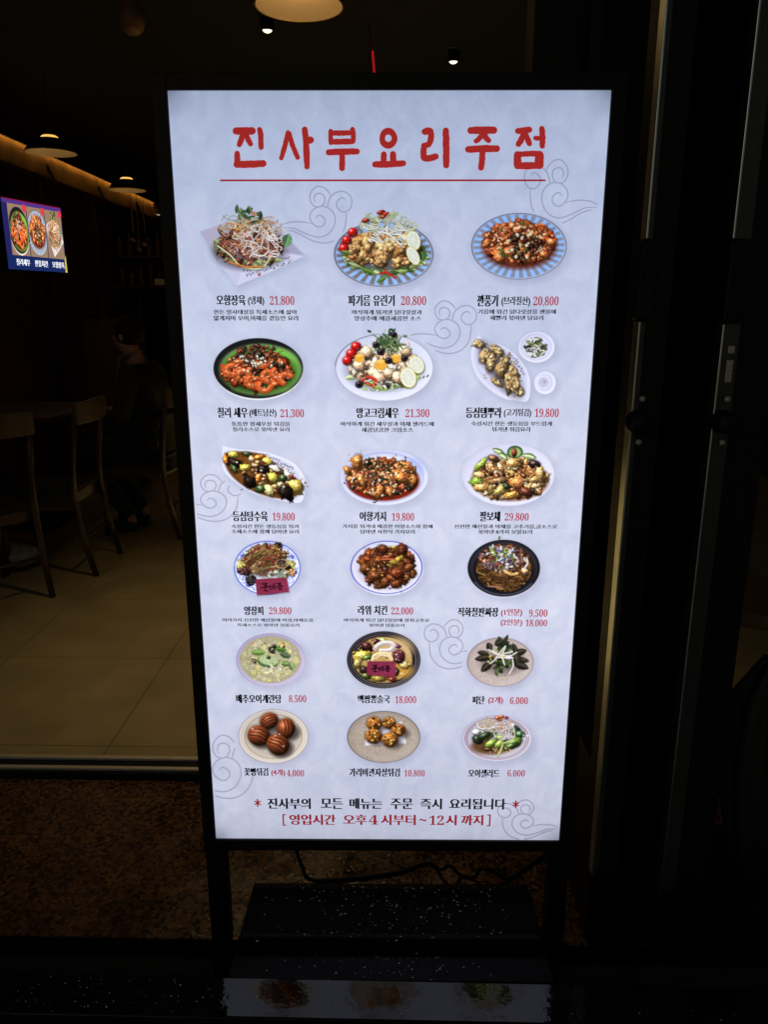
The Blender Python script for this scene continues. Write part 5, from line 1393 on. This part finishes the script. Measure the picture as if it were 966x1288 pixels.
# ---- wall screen showing three dishes
dl, dr = 5.38, 5.98
tl, bl_ = at_y(1.4, 244.8, dl), at_y(10.8, 336, dl); tr_, br_ = at_y(77.4, 265.3, dr), at_y(83, 346.4, dr)
c0 = (tl + bl_) / 2; c1 = (tr_ + br_) / 2; tvx = (c1 - c0); TVW = Vector((tvx.x, tvx.y, 0)).length
TVH = ((tl.z - bl_.z) + (tr_.z - br_.z)) / 2; tva = math.atan2(tvx.y, tvx.x)
tv = thing('wall_screen', 'lit wall screen showing three plated dishes with white Korean captions', 'screen', tuple((c0 + c1) / 2), tva)
MB().box(-TVW / 2 - .012, TVW / 2 + .012, .006, .05, -TVH / 2 - .012, TVH / 2 + .012).build('casing', M_black, tv, .004)
MB().box(-.05, .05, .05, .34, -.05, .05).build('wall_bracket', M_black, tv, .004)


def tv_mat():
    m = bpy.data.materials.new('screen image'); m.use_nodes = True; n = m.node_tree; n.nodes.clear()
    o = n.nodes.new('ShaderNodeOutputMaterial'); e = n.nodes.new('ShaderNodeEmission'); a = n.nodes.new('ShaderNodeAttribute'); a.attribute_name = 'print'
    e.inputs['Strength'].default_value = 1.15
    n.links.new(a.outputs['Color'], e.inputs['Color']); n.links.new(e.outputs[0], o.inputs['Surface']); return m


M_tv = tv_mat()


def tv_rect(name, x0, x1, z0, z1, col, y=0., parent=None, pts=None):
    v = pts or [(x0, z0), (x1, z0), (x1, z1), (x0, z1)]
    me = bpy.data.meshes.new(name); me.from_pydata([(a - TVW / 2, y, c - TVH / 2) for a, c in v], [], [tuple(range(len(v)))]); me.update()
    colour_attr(me, np.tile(np.append(lin(rgb(*col)), 1), (len(v), 1))); me.materials.append(M_tv)
    return link(bpy.data.objects.new(name, me), parent or tv)


scr = MB().box(-TVW / 2, TVW / 2, .0005, .0055, -TVH / 2, TVH / 2).build('screen_panel', M_tv, tv)
colour_attr(scr.data, np.tile(np.append(lin(rgb(34, 34, 92)), 1), (len(scr.data.vertices), 1)))
tv_rect('red_border', 0, TVW, TVH * .985, TVH, (120, 10, 40), -.001, scr)
tv_rect('title_band', 0, TVW, TVH * .93, TVH * .985, (78, 50, 130), -.001, scr)
tv_rect('caption_band', 0, TVW, 0, TVH * .205, (24, 40, 92), -.001, scr)
SHOT = [("dish_chilli_shrimp", (274, 423, 376, 505)), ("dish_spicy_chicken", (603, 265, 703, 355)), ("dish_cold_meat", (256, 258, 376, 364))]
for i, (nm, bx) in enumerate(SHOT):
    x0, x1 = TVW * (.075 + i * .308), TVW * (.075 + i * .308 + .296)
    tv_rect('picture_ground', x0, x1, TVH * .205, TVH * .93, (150, 122, 96), -.0015, scr)
    rng = np.random.default_rng(40 + i); p = Print(*bx, step=1.2); globals()[nm](p); p.a[p.a < .5] = 0; p.c = np.clip(p.c * [1.16, 1.08, .95], 0, 1)
    def mapf(X, Y, bx=bx, x0=x0, x1=x1):
        u = (X - bx[0]) / (bx[2] - bx[0]); v = (Y - bx[1]) / (bx[3] - bx[1])
        return x0 + (u * .98 + .01) * (x1 - x0) - TVW / 2, TVH * (.92 - v * .72) - TVH / 2
    grid_print('dish_picture', p, mapf, scr, None, -.003, M_tv)
    n_ = 14
    for k in range(1):
        tv_rect('red_tag', 0, 0, 0, 0, (214, 60, 70), -.005, scr, [(x1 - TVW * .03 + TVW * .036 * math.cos(a), TVH * .89 + TVH * .058 * math.sin(a)) for a in (j * 2 * math.pi / n_ for j in range(n_))])
    v, f_ = OUTL[TVTXT[i]]; lo, hi = v.min(0), v.max(0); w = (v - lo) / (hi - lo); V, F = [], []
    xa, xb = x0 + TVW * .045, x1 - TVW * .03
    for si, sft in enumerate((-.0022, 0, .0022)):
        b0 = len(V); V += [(xa + q[0] * (xb - xa) + sft - TVW / 2, -.003 - .0001 * si, TVH * (.062 + q[1] * .095) - TVH / 2) for q in w]
        F += [tuple(j + b0 for j in q_) for q_ in f_]
    me = bpy.data.meshes.new('caption_lettering'); me.from_pydata(V, [], F); me.update()
    colour_attr(me, np.tile((.85, .87, .95, 1), (len(V), 1))); me.materials.append(M_tv); link(bpy.data.objects.new('caption_lettering', me), scr)
tv_rect('yellow_edge', 0, 0, 0, 0, (206, 190, 60), -.006, scr, [(TVW * .965, 0), (TVW, 0), (TVW * .995, TVH * .27), (TVW * .97, TVH * .2)])

# ---- chairs
def make_chair(label, cat, loc, rz, group):
    """faces +y; the origin is on the floor under the seat"""
    t = thing('wooden_chair', label, cat, loc, rz, group)
    MB().box(-.205, .205, -.20, .21, .432, .462, .008).build('seat', M_cloth, t)
    fr_ = MB()
    fr_.box(-.19, .19, .165, .19, .375, .4315).box(-.19, .19, -.19, -.165, .375, .4315).box(-.2, -.175, -.19, .19, .378, .4315).box(.175, .2, -.19, .19, .378, .4315)
    fr_.build('seat_frame', M_wood, t, .003)
    for s_ in (-1, 1):
        MB().tube([(s_ * .19, -.285, 0), (s_ * .19, -.235, .22), (s_ * .19, -.205, .44), (s_ * .188, -.222, .66), (s_ * .186, -.262, .90)], [.015, .017, .021, .018, .014], 10).build('leg', M_wood, t)
        MB().tube([(s_ * .185, .185, 0), (s_ * .18, .175, .43)], [.013, .018], 10).build('leg', M_wood, t)
    br2 = MB()
    n = 9; V = []
    for k in range(n):
        a = -1 + 2 * k / (n - 1); x = a * .205; y = -.262 - .035 * (1 - a * a)
        V.append([br2.bm.verts.new((x, y + dy, z)) for dy, z in ((-.010, .80), (.010, .80), (.006, .915 - .012 * a * a), (-.014, .915 - .012 * a * a))])
    for a, c in zip(V, V[1:]):
        for k in range(4): br2.bm.faces.new((a[k], a[(k + 1) % 4], c[(k + 1) % 4], c[k]))
    br2.bm.faces.new(V[0][::-1]); br2.bm.faces.new(V[-1])
    br2.build('top_rail', M_wood, t, .004)
    MB().tube([(-.19, -.24, .20), (.19, -.24, .20)], .009, 8).build('stretcher', M_wood, t)
    MB().tube([(-.183, .18, .24), (.183, .18, .24)], .009, 8).build('stretcher', M_wood, t)
    return t


G = 'wooden chairs at the tables'
chair = make_chair('brown wooden chair cut off by the photo edge, nearest the doorway', 'chair', (-1.96, 3.55, FLOOR), R(52), G)
copy_thing(chair, (-1.80, 4.02, FLOOR), R(90), 'brown wooden chair seen from the side, between the nearest chair and the seated person', G)
copy_thing(chair, (-1.50, 4.72, FLOOR), R(82), 'brown wooden chair the dark-clothed person sits on', G)


def table(label, loc, w, d):
    t = thing('dining_table', label, 'table', loc, 0, 'dark tables along the wall')
    MB().box(-w / 2, w / 2, -d / 2, d / 2, .715, .745, .004).build('table_top', M_darkwood, t)
    MB().tube([(0, 0, .02), (0, 0, .715)], .035, 16).build('pedestal', M_black, t)
    MB().box(-.22, .22, -.22, .22, 0, .02, .004).build('foot_plate', M_black, t)


table('dark square table in front of the wall screen beside the two empty chairs', (-2.34, 3.72, FLOOR), .66, .9)
table('dark square table in front of the seated person', (-2.3, 4.86, FLOOR), .72, .8)

# pale crumpled bag under the near table
mb = MB(); rd = random.Random(9); mb.ball((0, 0, .085), .13, (1.3, .9, .62), 18)
for v in mb.bm.verts:
    k = 1 + .25 * math.sin(v.co.x * 31 + v.co.z * 17) * math.sin(v.co.y * 37 + 1) + rd.uniform(-.07, .07); v.co.x *= k; v.co.y *= k
    v.co.z = max(.001, v.co.z)
o = mb.build('plastic_bag', material('pale plastic bag', (.22, .22, .22), .45, var=.2, scale=30)); o.location = (-2.02, 3.95, FLOOR)
tag(o, 'crumpled pale plastic bag lying on the floor under the chairs', 'bag')

# wooden bench back behind the seated person
t = thing('booth_seat', 'high brown wooden booth seat behind the seated person', 'booth', (-2.12, 6.1, FLOOR))
MB().box(-.22, .22, .0, .05, .1, 1.27, .006).build('backrest', M_wood, t)
MB().box(-.22, .22, -.42, -.001, .40, .46, .01).build('seat', M_cloth, t)
MB().box(-.215, .215, -.40, -.002, 0, .399).build('base', M_darkwood, t)

# shelf with bottles and a white box on the far side
t = thing('wall_shelf', 'dark shelf unit with two boards at the back below the tiny lamp', 'shelf', (-2.45, 8.0, FLOOR))
for z in (1.55, 1.83): MB().box(-.42, .55, -.02, .30, z, z + .022).build('shelf_board', M_darkwood, t, .002)
for x in (-.43, .53): MB().box(x, x + .022, -.02, .30, 0, 2.15).build('upright', M_darkwood, t, .002)
M_bottle = material('brown bottle glass', (.09, .028, .014), .15, var=.3, scale=9)
pb = None
for i in range(14):
    x = -2.45 - .36 + (i % 7) * .095; z = FLOOR + (1.5725 if i < 7 else 1.8525)
    h = .17 + .03 * ((i * 7) % 3)
    o = MB().lathe([(.0005, 0), (.030, 0), (.032, .01), (.032, h * .6), (.013, h * .78), (.012, h), (.0005, h)], 16).build('bottle', M_bottle)
    o.location = (x, 8.05, z); tag(o, 'small brown glass bottle on the dark shelf at the back', 'bottle', 'bottles on the back shelf')
o = MB().box(-.09, .09, -.06, .06, 0, .055, .004).build('paper_box', material('white card', (.55, .52, .48), .7)); o.location = (-2.17, 7.96, FLOOR + 1.5725 + .0)
tag(o, 'small white card box on the end of the back shelf', 'box')
for i, (px, h) in enumerate(((165, .26), (172, .34), (180, .30))):
    p = at_y(px, 262, 7.4)
    t = thing('hanging_ladle', ('slim steel ladle hanging at the end of the wall cove, nearest the wall', 'longest steel ladle hanging at the end of the wall cove', 'steel ladle hanging at the end of the wall cove, nearest the sign')[i], 'ladle', tuple(p), 0, 'ladles hanging by the wall')
    MB().tube([(0, 0, 0), (0, 0, -h)], .005, 8).build('handle', M_alu_dull, t)
    MB().ball((0, -.02, -h - .02), .035, (1, 1, .7), 14).build('bowl', M_alu_dull, t)
    MB().tube([(0, 0, CEIL - p.z - .001), (0, 0, -.001)], .0015, 6).build('string', M_rubber, t)

# red neon tube, hanging gourd
p0, p1 = at_y(463.5, 30, 4.2), at_y(471, 97, 4.2); q0 = at_y(468, 62, 4.2)
t = thing('red_light_tube', 'thin glowing red tube hanging from the ceiling behind the sign', 'light tube', (p0.x, p0.y, CEIL))
MB().tube([Vector((p0.x, p0.y, CEIL - .005)) - Vector((p0.x, p0.y, CEIL)), p0 - Vector((p0.x, p0.y, CEIL)), q0 - Vector((p0.x, p0.y, CEIL))], .0035, 8).build('cable', material('red cable', (.3, .01, .015), .3), t)
MB().tube([q0 - Vector((p0.x, p0.y, CEIL)) + Vector((.001, 0, -.01)), p1 - Vector((p0.x, p0.y, CEIL))], .006, 10).build('glowing_tube', glow('red tube', (.52, .010, .016), .6), t)
p = at_y(167, 40, 2.9)
t = thing('hanging_gourd', 'dim brown dried gourd hanging high inside the doorway', 'gourd', tuple(p))
MB().lathe([(.0005, -.012), (.02, -.010), (.036, .005), (.042, .03), (.038, .06), (.029, .085), (.027, .11), (.033, .14), (.028, .17), (.01, .19), (.004, .2)], 24).build('body', material('dried gourd', (.22, .12, .07), .5, var=.3, scale=20), t)
MB().tube([(0, 0, .2), (0, 0, CEIL - p.z - .001)], .002, 6).build('string', M_rubber, t)

# ---- power cord behind the sign
pts = [at_z(372, 1066, .20), at_z(380, 1088, .10), at_z(392, 1106, .012), at_z(440, 1104, .006), at_z(500, 1096, .006), at_z(540, 1084, .006), at_z(556, 1093, .02), at_z(566, 1088, .05), at_z(580, 1100, .006), at_z(596, 1103, .006), at_z(606, 1092, .04), at_z(622, 1096, .03), at_z(640, 1104, .006), at_z(676, 1080, .006), at_z(705, 1060, .006)]
pts = [Vector(q) for q in cr(np.array([tuple(p) for p in pts]), 6)]
for q in pts: q.y = max(q.y, 1.52); q.z = max(q.z, .005)
o = MB().tube(pts, .0045, 8).build('power_cord', M_rubber); tag(o, 'loose black power cord curling on the granite behind the sign legs', 'cord')

# ---- rolled black umbrella and woven bench seen past the doors
t = thing('closed_umbrella', 'closed dark umbrella standing tip down on the granite past the folding doors', 'umbrella', tuple(at_z(935, 1132, .001)))
um = MB().lathe([(.003, .0), (.010, .012), (.034, .09), (.066, .22), (.088, .38), (.080, .54), (.03, .64)], 48)
for v in um.bm.verts:                # loose folds of cloth between the ribs
    a_ = math.atan2(v.co.y, v.co.x); k_ = 1 + .16 * math.cos(8 * a_ + v.co.z * 3) + .05 * math.sin(3 * a_ + 9 * v.co.z); v.co.x *= k_; v.co.y *= k_
um.build('canopy', material('dark umbrella cloth', (.012, .013, .012), .7, var=.3, scale=30), t)
MB().tube([(0, 0, .62), (0, 0, .72), (.03, 0, .77), (.06, 0, .75)], .010, 10).build('handle', M_darkwood, t)
p = at_z(985, 800, .45)
t = thing('woven_bench', 'low bench with a woven tan seat past the folding doors', 'bench', (p.x + .28, p.y + .16, FLOOR), R(-32))
MB().box(-.45, .45, -.2, .2, .40, .45, .01).build('seat', material('woven straw', (.16, .095, .045), .7, var=.5, scale=90, stretch=(1, 6, 1), bump=.5), t)
for x in (-.4, .4):
    for y in (-.15, .15): MB().tube([(x, y, 0), (x, y, .399)], .02, 10).build('leg', M_darkwood, t)

# ---- the seated person in dark clothes
def skin_mesh(name, joints, edges, root, mat, parent, sub=2):
    """joints: {key: (x, y, z, radius)}"""
    ks = list(joints); ix = {k: i for i, k in enumerate(ks)}
    me = bpy.data.meshes.new(name); me.from_pydata([joints[k][:3] for k in ks], [(ix[a], ix[b]) for a, b in edges], [])
    o = bpy.data.objects.new(name, me); COL.objects.link(o)
    sk = o.modifiers.new('skin', 'SKIN'); sk.use_smooth_shade = True
    for i, k in enumerate(ks):
        d = me.skin_vertices[0].data[i]; r = joints[k][3]; d.radius = (r, r) if not isinstance(r, tuple) else r
        d.use_root = (k == root)
    if sub: m_ = o.modifiers.new('sub', 'SUBSURF'); m_.levels = sub; m_.render_levels = sub
    dg = bpy.context.evaluated_depsgraph_get(); dg.update()
    m2_ = bpy.data.meshes.new_from_object(o.evaluated_get(dg)); m2_.name = name
    bpy.data.objects.remove(o); bpy.data.meshes.remove(me)
    m2_.materials.clear(); m2_.materials.append(mat)
    for f_ in m2_.polygons: f_.use_smooth = True
    return link(bpy.data.objects.new(name, m2_), parent)


# local axes: facing +y, up z, hips over the origin; the thing is then turned to face the table
pe = thing('person', 'person in dark clothes with a pale collar seated at the far table', 'person', (-1.44, 4.74, FLOOR), R(84))
J = {'pel': (0, 0, .56, .115), 'wai': (0, .02, .70, .105), 'che': (0, .035, .90, .125), 'nb': (0, .05, 1.03, .07), 'nk': (0, .075, 1.09, .048), 'jaw': (0, .115, 1.145, .062), 'head': (0, .115, 1.215, .082), 'crown': (0, .105, 1.265, .058), 'nose': (0, .205, 1.185, .012)}
E_ = [('pel', 'wai'), ('wai', 'che'), ('che', 'nb'), ('nb', 'nk'), ('nk', 'jaw'), ('jaw', 'head'), ('head', 'crown'), ('head', 'nose')]
for s_, n in ((-1, 'l'), (1, 'r')):
    J.update({n + 'hip': (s_ * .09, .02, .53, .085), n + 'kne': (s_ * .11, .40, .51, .058), n + 'ank': (s_ * .10, .14, .10, .036), n + 'hee': (s_ * .10, .12, .05, .034), n + 'toe': (s_ * .105, .30, .035, .028),
              n + 'sho': (s_ * .17, .04, .985, .056), n + 'elb': (s_ * .21, .10, .72, .042), n + 'wri': (s_ * .09, .37, .735, .026), n + 'pal': (s_ * .05, .435, .745, (.034, .014))})
    E_ += [('pel', n + 'hip'), (n + 'hip', n + 'kne'), (n + 'kne', n + 'ank'), (n + 'ank', n + 'hee'), (n + 'hee', n + 'toe'), ('che', n + 'sho'), (n + 'sho', n + 'elb'), (n + 'elb', n + 'wri'), (n + 'wri', n + 'pal')]
    for k, (dx, ln) in enumerate(((.030, .046), (.011, .056), (-.008, .052), (-.026, .040))):
        J[n + f'f{k}a'] = (s_ * (.05 + dx), .475, .747, .0085); J[n + f'f{k}b'] = (s_ * (.048 + dx * .9), .475 + ln * .7, .738, .0075); J[n + f'f{k}c'] = (s_ * (.044 + dx * .8), .475 + ln, .718, .0065)
        E_ += [(n + 'pal', n + f'f{k}a'), (n + f'f{k}a', n + f'f{k}b'), (n + f'f{k}b', n + f'f{k}c')]
    J[n + 'ta'] = (s_ * .015, .43, .760, .009); J[n + 'tb'] = (s_ * .0, .465, .765, .008)
    E_ += [(n + 'pal', n + 'ta'), (n + 'ta', n + 'tb')]
skin_mesh('body', J, E_, 'pel', M_skin, pe)
# clothes follow the body, a little larger
JJ = {'hem': (0, .0, .50, .15)}
JJ.update({k: (*J[k][:3], J[k][3] + (.04 if k in ('pel', 'wai') else .018)) for k in ('pel', 'wai', 'che', 'nb', 'lsho', 'rsho', 'lelb', 'relb')})
for n, s_ in (('l', -1), ('r', 1)): JJ[n + 'cuf'] = (s_ * .115, .31, .732, .040)
skin_mesh('jacket', JJ, [('hem', 'pel'), ('pel', 'wai'), ('wai', 'che'), ('che', 'nb'), ('che', 'lsho'), ('lsho', 'lelb'), ('lelb', 'lcuf'), ('che', 'rsho'), ('rsho', 'relb'), ('relb', 'rcuf')], 'pel', M_cloth, pe)
TT = {k: (*J[k][:3], J[k][3] + .013) for k in ('pel', 'lhip', 'rhip', 'lkne', 'rkne')}
for n, s_ in (('l', -1), ('r', 1)): TT[n + 'hem'] = (s_ * .10, .13, .085, .052)
skin_mesh('trousers', TT, [('pel', 'lhip'), ('lhip', 'lkne'), ('lkne', 'lhem'), ('pel', 'rhip'), ('rhip', 'rkne'), ('rkne', 'rhem')], 'pel', M_cloth, pe)
for n, s_ in (('l', -1), ('r', 1)):
    skin_mesh('shoe', {'a': (s_ * .10, .10, .045, .046), 'b': (s_ * .102, .20, .040, .044), 'c': (s_ * .106, .325, .032, .034)}, [('a', 'b'), ('b', 'c')], 'b', M_rubber, pe)
    MB().ball((s_ * .033, .188, 1.212), .0125, (1, .8, .8), 10).build('eye', material('eye', (.02, .015, .012), .2), pe)
    MB().ball((s_ * .083, .112, 1.195), .019, (.35, .7, 1.1), 10).build('ear', M_skin, pe)
MB().box(-.024, .024, .178, .190, 1.148, 1.156, .003).build('mouth', material('lips', (.30, .10, .08), .5), pe)
mb = MB().ball((0, .092, 1.225), .098, (.92, 1.0, 1.0), 20)
for v in list(mb.bm.verts):
    if v.co.y > .165 and v.co.z < 1.275: v.co.y = .165
    if v.co.z < 1.15: v.co.z = 1.15 + (v.co.z - 1.15) * .2
mb.build('hair', M_hair, pe)
# turned-down pale collar: two lapels
for s_ in (-1, 1):
    flat_v = [(s_ * .010, .188, .92), (s_ * .085, .125, 1.075), (s_ * .078, .03, 1.115), (s_ * .050, .06, 1.09), (s_ * .035, .13, 1.045)]
    mb = MB(); a = [mb.bm.verts.new(v) for v in flat_v]; c = [mb.bm.verts.new((v[0] + s_ * .006, v[1] + .010, v[2] + .006)) for v in flat_v]; n = len(a)
    mb.bm.faces.new(a); mb.bm.faces.new(c[::-1])
    for k in range(n): mb.bm.faces.new((a[k], a[(k + 1) % n], c[(k + 1) % n], c[k]))
    mb.build('collar', M_shirt, pe)
